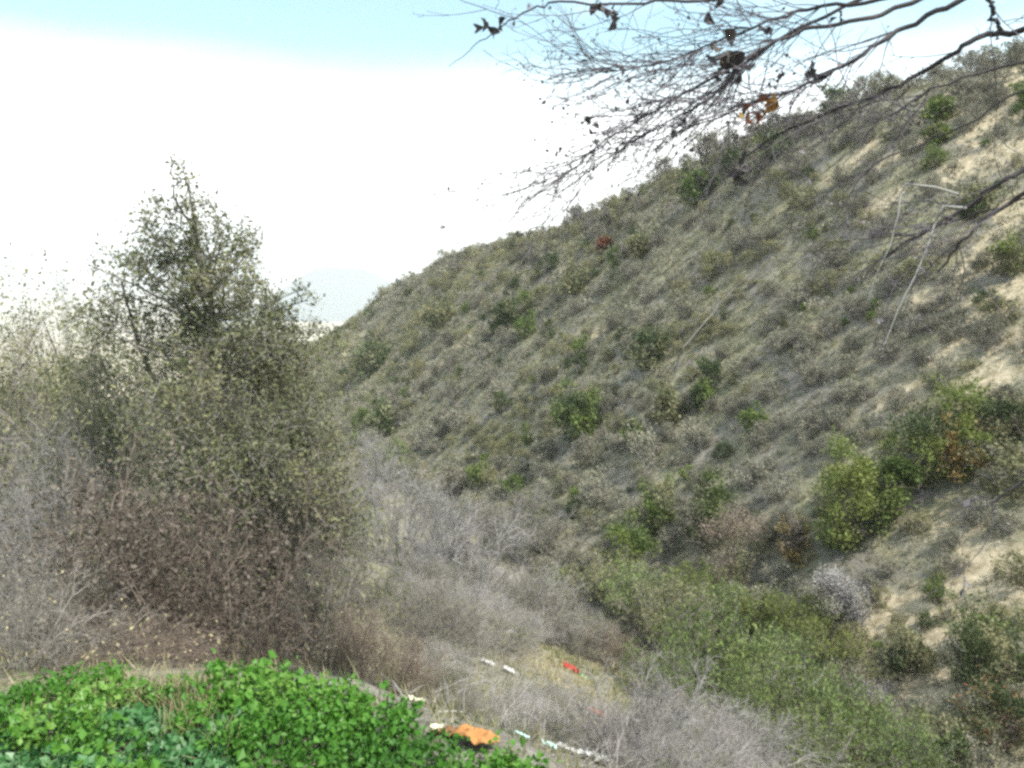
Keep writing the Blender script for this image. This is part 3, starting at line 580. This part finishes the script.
# ------------------------------------------------------------------ the near thicket on the left
def evergreen():
    Y = 7.0; base = at(232, 640, Y); base[2] = hz(base[0], base[1]); e = empty('evergreen_tree', base)
    tag(e, 'tall loose evergreen tree with small olive leaves rising from the thicket at the left', 'tree')
    LB = [(182, 165, 12, 60), (180, 182, 10, 60), (192, 205, 20, 300), (170, 225, 24, 330), (205, 232, 18, 200), (168, 255, 24, 650), (232, 258, 24, 500), (222, 282, 26, 520), (120, 262, 22, 170), (108, 292, 22, 200), (150, 285, 26, 420),
          (190, 300, 36, 900), (245, 305, 30, 900), (272, 318, 26, 700), (290, 345, 24, 700), (110, 325, 32, 500), (150, 340, 40, 1200), (200, 350, 42, 1900), (255, 355, 40, 1900), (285, 385, 34, 1500), (318, 330, 12, 60), (308, 300, 10, 40),
          (225, 385, 44, 1700), (165, 390, 46, 1100), (110, 385, 42, 700), (280, 430, 44, 1500), (220, 440, 48, 1300), (320, 460, 34, 900), (150, 450, 46, 600), (300, 500, 44, 1000), (240, 500, 48, 800), (330, 530, 30, 600), (205, 320, 30, 800), (140, 232, 12, 60), (160, 205, 14, 60), (212, 205, 13, 60), (150, 250, 14, 90), (250, 280, 16, 120), (148, 222, 15, 140), (225, 228, 15, 160), (245, 250, 18, 260), (138, 262, 22, 300), (190, 255, 26, 600), (205, 278, 28, 700), (255, 232, 10, 50), (95, 268, 9, 40), (300, 290, 9, 40), (330, 350, 14, 150), (85, 318, 14, 120), (190, 420, 40, 1100, -1.0), (255, 455, 42, 1300, -1.3), (300, 430, 34, 900, -1.0), (215, 480, 36, 700, -1.4), (320, 490, 32, 800, -1.2), (345, 520, 22, 400, -1.0)]
    cent, rad, nl = [], [], []
    for (px, py, rp, n, *dy) in LB:
        yy = Y + rng.uniform(-.45, .45) + (dy[0] if dy else 0); cent.append(at(px, py, yy) - base); rad.append(rp * Y / F); nl.append(int(n * (.95 if py < 345 else 1)))
    cent = np.array(cent); rad = np.array(rad)
    wood = MB(); tr = np.array([[0, 0, -.1], [-.03, .05, .9], [-.12, 0, 1.8], [-.25, .05, 2.7], [-.38, 0, 3.4], [-.42, .02, 3.9]])
    top = at(184, 172, Y) - base; tr[:, 0] = np.interp(tr[:, 2], [0, top[2]], [0, top[0]]) + np.array([0, .05, -.04, .05, -.02, 0]); tr[:, 2] *= top[2] / 3.9; tr[0, 2] = -.1
    tk = MB(); tr[1:-1, 0] += np.array([.06, -.07, .06, .05]); tubes(tk, tr[None], .05, .003, 7)
    # second and third stems
    for (tx, ty) in ((280, 330), (115, 290)):
        q = at(tx, ty, Y) - base; s = np.linspace(0, 1, 7)[:, None]; pl = s * q + np.sin(s * 3.1) * np.array([0, .1, .25]) + rng.normal(0, .03, (7, 3)); pl[0] = (0, 0, -.1); tubes(tk, pl[None], .045, .008, 6)
    link('trunk', tk.mesh('trunk', [M['tree_bark']], True), e)
    tw = MB(); cr = MB()
    for c, rd, n in zip(cent, rad, nl):
        zz = max(.1, c[2] - rng.uniform(.3, .7)); st = np.array([np.interp(zz, tr[:, 2], tr[:, 0]), 0, zz]); s = np.linspace(0, 1, 5)[:, None]
        pl = st * (1 - s) + c * s + np.sin(s * math.pi) * rng.normal(0, .06, 3); tubes(tw, pl[None], .014, .004, 4)
        m = max(8, int(n / 16)); d = nrm(rng.normal(0, 1, (m, 3)) + np.array([0, 0, .5])); P = strands(c + rng.normal(0, .3, (m, 3)) * rd, d, rng.uniform(.5, 1.1, m) * rd * 1.05, 5, .25); tubes(tw, P, .0035, .0015, 3)
        P2 = children(P, 3, rd * .3, rd * .6, .6, 3, .3); tubes(tw, P2, .002, .001, 3)
        leaves(cr, tips(np.concatenate([P2]), n, .032), .031, 0 if rng.random() < .75 else 1, np.clip(.1 + rng.random(n) * .6 + rng.random() * .3, 0, 1), aspect=.55)
        k = max(1, n // 3); leaves(cr, c + rng.normal(0, .55, (k, 3)) * rd, .03, 0, aspect=.5)
    link('branches', tw.mesh('branches', [M['grey_twig']]), e); link('crown', cr.mesh('crown', [M['olive_leaf'], M['greygreen_leaf']]), e)
evergreen()

def near_bush(name, label, px, py, Y, wpx, hpx, twig, nst, k1, k2, k3, r0, leafm=None, nl=0, leaf=.03, wob=.16, sp=1.0, arch=0., cat='bush', tmin=.3, fill=0):
    b = at(px, py, Y); b[2] = hz(b[0], b[1]); e = empty(name, b); tag(e, label, cat); topz = at(px, py - hpx, Y)[2] - b[2]; W = wpx * Y / F
    mb = MB(); P = bush_wood(mb, nst, 1.0, sp, k1, k2, r0 / max(topz, .5), 0, wob=wob, arch=arch, k3=k3, base_r=.22)
    allp = np.concatenate([q.reshape(-1, 3) for q in P]); zx = np.percentile(allp[:, 2], 98.5); xx = np.percentile(np.abs(allp[:, 0]), 96)
    S = np.array([W / 2 / xx, W / 2 / xx * .8, topz / zx])
    for i in range(len(mb.v)): mb.v[i] = mb.v[i] * S
    link('twigs' if name != 'bramble' else 'canes', mb.mesh('twigs', [M[twig]]), e)
    if leafm:
        lb = MB(); 
        for q, mn in enumerate(leafm if isinstance(leafm, list) else [leafm]): leaves(lb, tips(P[-1], nl, .03, tmin) * S, leaf, q, aspect=.55)
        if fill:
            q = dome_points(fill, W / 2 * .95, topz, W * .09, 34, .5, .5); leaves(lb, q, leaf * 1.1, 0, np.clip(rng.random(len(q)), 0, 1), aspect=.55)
        link('foliage', lb.mesh('foliage', [M[q] for q in (leafm if isinstance(leafm, list) else [leafm])]), e)
    return e
def back_bush(px, py, Y, w_, h_, lab, mats, n):
    p = at(px, py, Y); p[2] = hz(p[0], p[1]); put_leafy('leafy_bush', px, py, w_, (p[2] * 0 + at(px, py - h_, Y)[2] - p[2]) * F / Y / 1.02, lab, mats, nleaf=n, leaf=.036, pos=p, shell=.3, lumps=90, wood='thicket_twig')
back_bush(12, 460, 10.5, 170, 162, 'rounded olive green bush crown at the left edge of the thicket top', ['olive_leaf', 'dark_leaf', 'greygreen_leaf'], 15000)
back_bush(100, 480, 9.6, 150, 152, 'grey green bush crown filling between the left edge and the evergreen tree', ['olive_leaf', 'dark_leaf'], 13000)
near_bush('leafy_bush', 'olive leaved bush at the left edge under the pale sky', 5, 560, 9.5, 170, 215, 'thicket_twig', 36, 7, 6, 3, .02, ['olive_leaf', 'dark_leaf'], 3000, .034, sp=.95, wob=.24, arch=.03, fill=4000)
near_bush('leafless_bush', 'tall grey twiggy bush between the left edge and the evergreen tree', 88, 600, 8.0, 210, 245, 'thicket_twig', 44, 7, 7, 4, .016, ['greygreen_leaf', 'dark_leaf'], 4000, .034, sp=1.0, wob=.26, arch=.03, fill=3000)
near_bush('leafless_bush', 'pale grey leafless bush low at the left edge', 0, 640, 5.8, 230, 215, 'lilac_twig', 46, 7, 7, 4, .012, 'greyfuzz', 2500, .03, sp=1.1, wob=.26, arch=.04)
near_bush('leafy_bush', 'dense olive and grey bush inside the foot of the evergreen tree', 235, 640, 6.5, 270, 250, 'thicket_twig', 44, 8, 7, 4, .014, ['olive_leaf', 'dark_leaf'], 4200, .032, sp=1.0, wob=.24, fill=3500)
near_bush('leafy_bush', 'olive and grey twiggy bush on the right flank of the evergreen tree', 315, 650, 6.3, 160, 230, 'thicket_twig', 34, 7, 6, 4, .012, 'olive_leaf', 3600, .03, sp=1.0, wob=.24, fill=2000)
near_bush('bramble', 'tangled brown bramble with arching canes and a dark hollow at the left', 120, 672, 4.7, 220, 190, 'brown_twig', 34, 6, 5, 3, .010, 'bramble_shade_leaf', 1500, .026, wob=.27, sp=1.2, arch=.14, fill=3200)  # dark leaf fill stands in for shade in the hollow under the canes
near_bush('bramble', 'purplish brown bramble at the foot of the evergreen tree behind the green ground cover', 235, 675, 4.5, 230, 170, 'brown_twig', 34, 6, 5, 3, .010, 'bramble_shade_leaf', 1500, .026, wob=.27, sp=1.2, arch=.14, fill=2200)
near_bush('bramble', 'grey brown bramble at the right foot of the evergreen tree', 325, 680, 4.6, 150, 130, 'thicket_twig', 32, 6, 5, 3, .009, 'olive_leaf', 500, .026, wob=.27, sp=1.2, arch=.12)
near_bush('bramble', 'grey brown bramble low at the left edge above the green ground cover', 20, 690, 3.9, 220, 120, 'thicket_twig', 40, 7, 5, 3, .006, 'grass_dry', 300, .02, wob=.26, sp=1.2, arch=.14)
near_bush('bramble', 'low brown bramble between the left edge and the bright green mound', 140, 700, 3.7, 170, 75, 'brown_twig', 36, 7, 5, 3, .005, 'grass_dry', 300, .018, wob=.26, sp=1.25, arch=.14)
near_bush('leafless_tree', 'blue grey leafless treetop standing beyond the left bushes against the sky', 38, 420, 22, 90, 140, 'lilac_twig', 18, 8, 7, 4, .05, 'greyfuzz', 1500, .07, sp=.85, wob=.25, cat='tree')

# ------------------------------------------------------------------ foreground ground cover
def carpet():
    n = 12500; a = rng.uniform(R(-42), R(6), n); r = np.sqrt(rng.uniform(1.9**2, 4.6**2, n)); x, y = r * np.sin(a), r * np.cos(a)
    px = 512 + F * x / y; KR, _ = ctrl(a); edge = KR[:, 1] * np.interp(px, [0, 200, 330], [1.07, 1.05, 1.03]) + .25 * fbm(x * 2, y * 2, 2, 5)
    ok = (r < edge) & (px < 560 + rng.normal(0, 10, n)); x, y, px = x[ok], y[ok], px[ok]; z = height(x, y); n = len(x)
    mound = .02 + .06 * vnoise(x * 5, y * 5, 4) + .07 * np.exp(-((px - 285) / 95) ** 2) * np.clip((y - 2.3) / .5, 0, 1) + .05 * np.exp(-((px - 30) / 80) ** 2)
    patch = np.clip(.5 + 1.6 * fbm(x * 3.2, y * 3.2, 3, 55), 0, 1); kind = np.where(px < 215, fbm(x * 3.0, y * 3.0, 2, 31) - .08 + .14 * (y < 2.5), -.5 + .6 * (y < 2.26 + .3 * fbm(x * 4, y * 4, 2, 8)))
    green, blue, dry = MB(), MB(), MB()
    lit = np.array([ground_hit(*q)[:2] for q in ((476, 750), (470, 745), (484, 755), (437, 744), (446, 738), (414, 716))])
    for i in range(n):
        if (np.hypot(lit[:, 0] - x[i], (lit[:, 1] - y[i]) * .6) < .075).any() or (px[i] < 200 and fbm(x[i:i+1] * 2.2, y[i:i+1] * 2.2, 2, 90)[0] > .33): continue
        h = mound[i] * rng.uniform(.6, 1.25) + .03; c = np.array([x[i], y[i], z[i]])
        if kind[i] > .06:    # larger cool green rosette leaves
            m = 5; aa = rng.random(m) * 6.28; dd = np.stack([np.cos(aa), np.sin(aa), rng.uniform(.1, .8, m)], 1); p = c + dd * .03 + np.array([0, 0, h * .5]); leaves(blue, p, .029, 0, np.clip(rng.random() * .6 + rng.random(m) * .4, 0, 1), .4, .8)
        elif (px[i] < 230 and rng.random() < .16 and y[i] > 2.7) or (110 < px[i] < 205 and y[i] > 2.5 and rng.random() < .13):
            p = c + np.concatenate([rng.normal(0, .02, (6, 2)), np.zeros((6, 1))], 1); P = strands(p, rng.normal(0, .3, (6, 3)) + np.array([0, 0, 1]), np.full(6, .16), 3, .15); tubes(dry, P, .002, .001, 3)
        else:                # divided bright leaves on short stalks
            m = 9; t = rng.random(m); q = c + np.array([0, 0, h]) + rng.normal(0, .022, (m, 3)); leaves(green, q, .024 * rng.uniform(.55, 1.0 + .6 * patch[i]), 0, np.clip(patch[i] * .55 + rng.random() * .2 + rng.random(m) * .3 - .05, 0, 1), .2, .75)
            if i % 2 == 0: tubes(green, np.stack([np.tile(c, (2, 1)) - np.array([0, 0, .02]), q[:2]], 1), .0016, .001, 3)
    for nme, mb, mm, lab in (('ground_cover', green, 'herb', 'bright green leafy plants carpeting the ledge at the bottom left'), ('rosette_leaves', blue, 'herb_blue', 'cool blue green broad leaves low in the bottom left corner'), ('dry_stalks', dry, 'grass_dry', 'dry straw stalks sticking out of the green ground cover')):
        tag(link(nme, mb.mesh(nme, [M[mm]])), lab, 'ground cover' if nme != 'dry_stalks' else 'grass', kind='stuff')
carpet()

# ------------------------------------------------------------------ litter on the bank
def plain_mat(name, c, rough=.6, c2=None):
    return ramp_mat(name, [c, c2 or tuple(min(1, q * 1.25) for q in c)], rough, .1)
LM = {'orange': plain_mat('orange_cloth', (.34, .14, .045), .85, (.50, .27, .10)), 'red': plain_mat('red_plastic', (.38, .045, .035)), 'salmon': plain_mat('salmon_plastic', (.45, .14, .09)),
      'white': plain_mat('white_plastic', (.5, .5, .49)), 'cream': plain_mat('cream_card', (.62, .60, .45)), 'teal': plain_mat('teal_plastic', (.5, .72, .68)), 'brown': plain_mat('brown_card', (.20, .10, .05)), 'greenp': plain_mat('green_plastic', (.12, .42, .25))}
def crumple(name, label, cat, px, py, wpx, hpx, mat, ang=0, ymin=2.0, folds=3.0, lift=.02, flat=.5, pos=None, seed=0, thick=.003, curl=0.):
    p = ground_hit(px, py, ymin) if pos is None else pos; W = wpx * p[1] / F; D = hpx * p[1] / F * 1.15
    n, m = 26, 18; u, v = np.meshgrid(np.linspace(-1, 1, n), np.linspace(-1, 1, m), indexing='ij')
    rg = 1 + .25 * fbm(np.arctan2(v, u) * 1.6 + seed * 7, np.hypot(u, v) * .5 + seed, 3, seed)
    X = u * np.sqrt(1 - v**2 * .35) * W / 2 * rg; Yv = v * np.sqrt(1 - u**2 * .45) * D / 2 * rg
    Z = np.abs(fbm(u * folds + seed, v * folds, 3, seed + 3)) * 2 * flat * D + lift + curl * W * (u**2) * .3
    ca, sa = math.cos(ang), math.sin(ang); P = np.stack([X * ca - Yv * sa, X * sa + Yv * ca, Z], -1)
    # follow the bank
    wx = p[0] + P[..., 0]; wy = p[1] + P[..., 1]; P[..., 2] += height(wx.ravel(), wy.ravel()).reshape(wx.shape) - p[2]
    idx = np.arange(n * m).reshape(n, m); f = np.stack([idx[:-1, :-1], idx[1:, :-1], idx[1:, 1:], idx[:-1, 1:]], -1).reshape(-1, 4)
    lo = P.reshape(-1, 3) - np.array([0, 0, thick]); b = n * m
    ring = np.concatenate([idx[:, 0], idx[-1, 1:], idx[-2::-1, -1], idx[0, -2:0:-1]]); r2 = np.roll(ring, -1); wall = np.stack([ring, ring + b, r2 + b, r2], -1)
    mb = MB(); mb.add(np.concatenate([P.reshape(-1, 3), lo]), np.concatenate([f, f[:, ::-1] + b, wall]), 0, np.tile((fbm(u * 3 + seed, v * 6, 2, 5) + .5).ravel(), 2))
    o = link(name, mb.mesh(name, [LM[mat]], True), None, p); tag(o, label, cat); return o
crumple('cloth_scrap', 'crumpled orange cloth lying at the edge of the green ground cover', 'cloth', 476, 746, 52, 32, 'orange', -.5, seed=1, folds=1.3, lift=.035, flat=.38)
crumple('card_scrap', 'torn brown card tucked behind the orange cloth', 'litter', 446, 736, 34, 20, 'brown', -.4, seed=2, lift=.015)
crumple('paper_scrap', 'cream paper scrap at the top edge of the green ground cover', 'litter', 414, 712, 26, 15, 'cream', -.6, seed=3, lift=.05)
crumple('paper_scrap', 'small pale scrap just left of the orange cloth', 'litter', 437, 741, 14, 10, 'cream', 0, seed=4, lift=.05)
crumple('plastic_scrap', 'pale teal plastic piece at the left end of the long white strip', 'litter', 549, 751, 16, 17, 'teal', .3, seed=5, lift=.03)
crumple('plastic_strip', 'long thin white plastic strip running down the bank at the bottom', 'litter', 578, 757, 50, 14, 'white', -.35, seed=6, lift=.03)
crumple('plastic_scrap', 'white crumpled bag at the bottom end of the long strip', 'litter', 598, 764, 30, 20, 'white', -.1, seed=7, lift=.03)
crumple('plastic_scrap', 'bright red plastic scrap on the grey bank', 'litter', 571, 673, 17, 13, 'red', .1, seed=8, ymin=5, lift=.05, flat=.9)
crumple('plastic_scrap', 'tiny green plastic scrap touching the red one', 'litter', 585, 680, 12, 8, 'greenp', 0, seed=9, ymin=5, lift=.04)
crumple('plastic_scrap', 'salmon pink plastic scrap below the red one', 'litter', 597, 718, 18, 13, 'salmon', -.4, seed=10, ymin=4, lift=.04, flat=.8)
crumple('paper_scrap', 'white scrap left of its pair above the salmon pink one', 'litter', 488, 666, 14, 9, 'white', .2, seed=11, ymin=5, lift=.05)
crumple('paper_scrap', 'white scrap right of its pair above the salmon pink one', 'litter', 510, 674, 14, 9, 'white', -.3, seed=12, ymin=5, lift=.05)
crumple('plastic_scrap', 'small pale green scrap above the long white strip', 'litter', 522, 742, 16, 7, 'teal', 0, seed=13, lift=.03)
crumple('paper_scrap', 'pale faded scrap right of the evergreen tree foot by the brown stalks', 'litter', 333, 668, 14, 12, 'cream', 0, seed=14, ymin=3, lift=.12)

# ------------------------------------------------------------------ the bare tree reaching in at the top right
def bare_tree():
    base = np.array([4.1, 1.7, 0.]); base[2] = hz(base[0], base[1]); e = empty('bare_tree', base)
    tag(e, 'bare tree whose thin twigs and dry curled leaves hang across the top right', 'tree')
    crotch = np.array([3.5, 2.1, .55])
    tk = MB(); s = np.linspace(0, 1, 9)[:, None]; pl = base * (1 - s) + crotch * s + np.sin(s * 3.14) * np.array([.12, .0, 0]); pl[0, 2] -= .2; tubes(tk, (pl - base)[None], .12, .06, 10)
    link('trunk', tk.mesh('trunk', [M['bark']], True), e)
    def line(pts): return np.array([at(*q) for q in pts])
    LIMB = [  # (pixels with distance, r0, r1, twigs)
        ([(1120, -20, 2.3), (1030, 30, 2.4), (985, 34, 2.5), (955, 52, 2.5), (915, 76, 2.6), (870, 98, 2.7), (820, 116, 2.7), (775, 134, 2.8), (745, 160, 2.8)], .011, .0022, 16),
        ([(1100, -60, 2.4), (1000, -20, 2.5), (950, 5, 2.5), (905, 26, 2.6), (868, 50, 2.6), (840, 70, 2.7), (800, 88, 2.7), (760, 100, 2.8), (715, 118, 2.8), (670, 135, 2.9)], .011, .002, 42),
        ([(1080, -70, 2.6), (980, -25, 2.6), (900, 8, 2.7), (850, 22, 2.7), (800, 30, 2.8), (765, 48, 2.8), (735, 75, 2.9), (700, 105, 2.9), (650, 130, 3.0), (600, 165, 3.0), (570, 185, 3.0)], .010, .0014, 60),
        ([(1070, -90, 2.6), (960, -30, 2.7), (880, 2, 2.7), (820, 6, 2.8), (770, 20, 2.8), (720, 40, 2.9), (670, 62, 3.0), (620, 72, 3.0), (575, 66, 3.1)], .009, .0013, 50),
        ([(1060, -90, 2.7), (900, -50, 2.7), (780, -12, 2.8), (700, 0, 2.8), (640, 2, 2.9), (560, 4, 2.9), (530, 8, 2.9), (500, 28, 3.0), (478, 44, 3.0), (450, 66, 3.0)], .008, .0012, 4),
        ([(1090, -80, 2.6), (880, -10, 2.8), (780, 40, 2.8), (700, 85, 2.9), (640, 120, 3.0), (590, 150, 3.0), (550, 190, 3.0)], .008, .0012, 36),
        ([(1060, -60, 2.5), (990, -6, 2.4), (992, 14, 2.4), (1000, 30, 2.4)], .009, .006, 2),
        ([(1120, 60, 2.3), (1040, 60, 2.3), (990, 68, 2.4), (940, 84, 2.4), (905, 106, 2.5), (880, 128, 2.5)], .006, .0014, 6),
        ([(1150, 120, 2.2), (1050, 158, 2.3), (1005, 178, 2.3), (965, 210, 2.4), (925, 232, 2.4), (890, 252, 2.5), (862, 278, 2.5)], .009, .0028, 7),
        ([(1150, 160, 2.2), (1050, 182, 2.2), (1010, 202, 2.3), (980, 226, 2.3), (958, 246, 2.3), (940, 272, 2.4)], .009, .0025, 5),
        ([(1150, 110, 2.2), (1040, 80, 2.4), (960, 128, 2.5), (900, 150, 2.6), (840, 185, 2.7), (800, 205, 2.7), (765, 222, 2.8)], .004, .001, 4),
        ([(1150, 160, 2.2), (1040, 195, 2.3), (960, 218, 2.4), (905, 236, 2.5), (860, 238, 2.5), (815, 244, 2.6)], .004, .0012, 5),
        ([(1170, 420, 2.2), (1040, 468, 2.2), (1018, 484, 2.2), (1000, 500, 2.3), (970, 512, 2.3)], .005, .0014, 5)]
    tw = MB(); allt = []
    for pts, r0, r1, nt_ in LIMB:
        P = line(pts); t = np.linspace(0, 1, len(P)); tt = np.linspace(0, 1, len(P) * 4); Q = np.stack([np.interp(tt, t, P[:, k]) for k in range(3)], 1); Q[1:-1] = (Q[:-2] + Q[1:-1] * 2 + Q[2:]) / 4; Q += rng.normal(0, .004, Q.shape)
        # join to the crown of the trunk outside the picture
        j = np.linspace(0, 1, 6)[:-1, None]; J = crotch * (1 - j) + Q[0] * j + np.sin(j * 3.14) * np.array([.05, 0, .12])
        lm = MB(); tubes(lm, (np.concatenate([J, Q[:1]]) - base)[None], .03, r0 * 1.1, 6); tubes(lm, (Q - base)[None], r0, r1, 5); link('branch', lm.mesh('branch', [M['tree_bark']], True), e)
        if nt_:
            i = rng.integers(len(Q) // 3, int(len(Q) * (.8 if nt_ < 10 else .97)), nt_); d = nrm(Q[i + 1] - Q[i]); d = nrm(d + rng.normal(0, .38, (nt_, 3)) * np.array([1, .6, 1]) + np.array([-.15, 0, -.02]))
            A = strands(Q[i], d, rng.uniform(.2, .58, nt_), 8, .14); tubes(tw, A - base, .0021, .0010, 3)
            B = children(A, 3, .07, .26, .5, 6, .2, .15, 0); tubes(tw, B - base, .0015, .0008, 3)
            D = children(B, 2, .03, .10, .6, 4, .2, .2, 0); tubes(tw, D - base, .0011, .0007, 3); allt.append(np.concatenate([B[:, -1], D[:, -1]]))
    link('twigs', tw.mesh('twigs', [M['tree_twig']]), e)
    T = np.concatenate(allt); T = T[rng.random(len(T)) < .5]; bd = MB(); leaves(bd, T - base, .014, 0, aspect=.6, size_var=.5); link('buds', bd.mesh('buds', [M['tree_twig']]), e)['kind'] = 'stuff'
    pal = MB()
    for pts in ([(958, 194, 2.4), (935, 187, 2.4), (906, 184, 2.4), (900, 195, 2.4), (898, 215, 2.4), (890, 245, 2.4), (876, 275, 2.4), (868, 300, 2.4)], [(966, 208, 2.35), (944, 206, 2.35), (934, 225, 2.35), (926, 250, 2.35), (914, 278, 2.35), (900, 305, 2.35), (884, 345, 2.35)]):
        tubes(pal, (line(pts) - base)[None], .004, .0012, 5)
    link('dead_twig', pal.mesh('dead_twig', [M['pale_twig']], True), e)
    def dry_leaf(px, py, Yd, s, mat, n=3):
        mb = MB(); c = at(px, py, Yd) - base
        for _ in range(n):
            d = nrm(rng.normal(0, 1, 3) + np.array([0, 0, -.5])); sd_ = nrm(np.cross(d, rng.normal(0, 1, 3))); up = np.cross(sd_, d); k = np.linspace(0, 1, 7)
            wdt = np.sin(k * math.pi * .93 + .12) * s * .34; mid = c + rng.normal(0, s * .22, 3) + d * (k * s)[:, None] + up * (np.sin(k * 2.6) * s * .25)[:, None]
            V = np.stack([mid - sd_ * wdt[:, None] + up * wdt[:, None] * .9, mid, mid + sd_ * wdt[:, None] + up * wdt[:, None] * .9], 1)
            idx = np.arange(21).reshape(7, 3); f = np.stack([idx[:-1, :-1], idx[1:, :-1], idx[1:, 1:], idx[:-1, 1:]], -1).reshape(-1, 4); mb.add(V, f, 0, rng.random())
        link('dry_leaf', mb.mesh('dry_leaf', [M[mat]], True), e)
    for q in [(488, 33, 3.0, .05, 'tree_bark', 4), (496, 31, 3.0, .04, 'tree_bark', 3), (600, 5, 2.9, .045, 'tree_bark', 5), (611, 17, 2.9, .045, 'tree_bark', 4), (714, 9, 2.8, .045, 'tree_bark', 3), (726, 52, 2.8, .06, 'tree_bark', 6), (738, 62, 2.8, .05, 'tree_bark', 5), (720, 70, 2.8, .035, 'tree_bark', 3), (728, 48, 2.79, .05, 'bark', 3),
              (752, 108, 2.75, .05, 'rust_leaf', 4), (766, 110, 2.75, .055, 'rust_dry', 4), (744, 118, 2.75, .03, 'ochre_leaf', 2), (742, 172, 2.8, .05, 'tree_bark', 5), (744, 160, 2.8, .03, 'tree_bark', 3), (816, 70, 2.7, .04, 'tree_bark', 4), (808, 68, 2.7, .03, 'tree_bark', 2), (590, 127, 3.0, .035, 'tree_bark', 3), (676, 128, 2.9, .03, 'tree_bark', 3), (620, 66, 3.0, .02, 'tree_bark', 2), (950, 216, 2.4, .022, 'tree_bark', 3),
              (627, 77, 3.0, .02, 'tree_bark', 2), (552, 120, 3.0, .014, 'tree_bark', 2), (768, 30, 2.8, .03, 'tree_bark', 3), (654, 68, 2.95, .022, 'tree_bark', 2), (996, 34, 2.4, .02, 'tree_bark', 3), (636, 110, 2.9, .018, 'tree_bark', 2), (690, 150, 2.8, .02, 'tree_bark', 2), (660, 40, 2.9, .018, 'tree_bark', 2), (560, 150, 3.0, .016, 'tree_bark', 2), (840, 20, 2.7, .025, 'tree_bark', 3), (780, 75, 2.7, .025, 'tree_bark', 3), (570, 56, 3.0, .014, 'tree_bark', 2)]:
        dry_leaf(*q)
M['rust_dry'] = ramp_mat('rust_dry', [(.22, .10, .03), (.40, .22, .07)], .7, .2)
bare_tree()
# pale fallen branch on the far slope
a_, b_ = ground_hit(676, 374, 17), ground_hit(748, 292, 17)
s = np.linspace(0, 1, 12)[:, None]; pl = a_ * (1 - s) + b_ * s + rng.normal(0, .08, (12, 3)); pl[:, 2] = height(pl[:, 0], pl[:, 1]) + 1.2 + .3 * np.sin(s[:, 0] * 3.1)
pl[0, 2] -= 1.0
mb = MB(); tubes(mb, (pl - a_)[None], .07, .02, 6); sub = children((pl - a_)[None], 7, .6, 1.6, .5, 5, .15); tubes(mb, sub, .03, .012, 4)
tag(link('fallen_branch', mb.mesh('fallen_branch', [M['grey_twig']], True), None, a_), 'long grey dead branch leaning across the scrub of the far slope', 'branch')
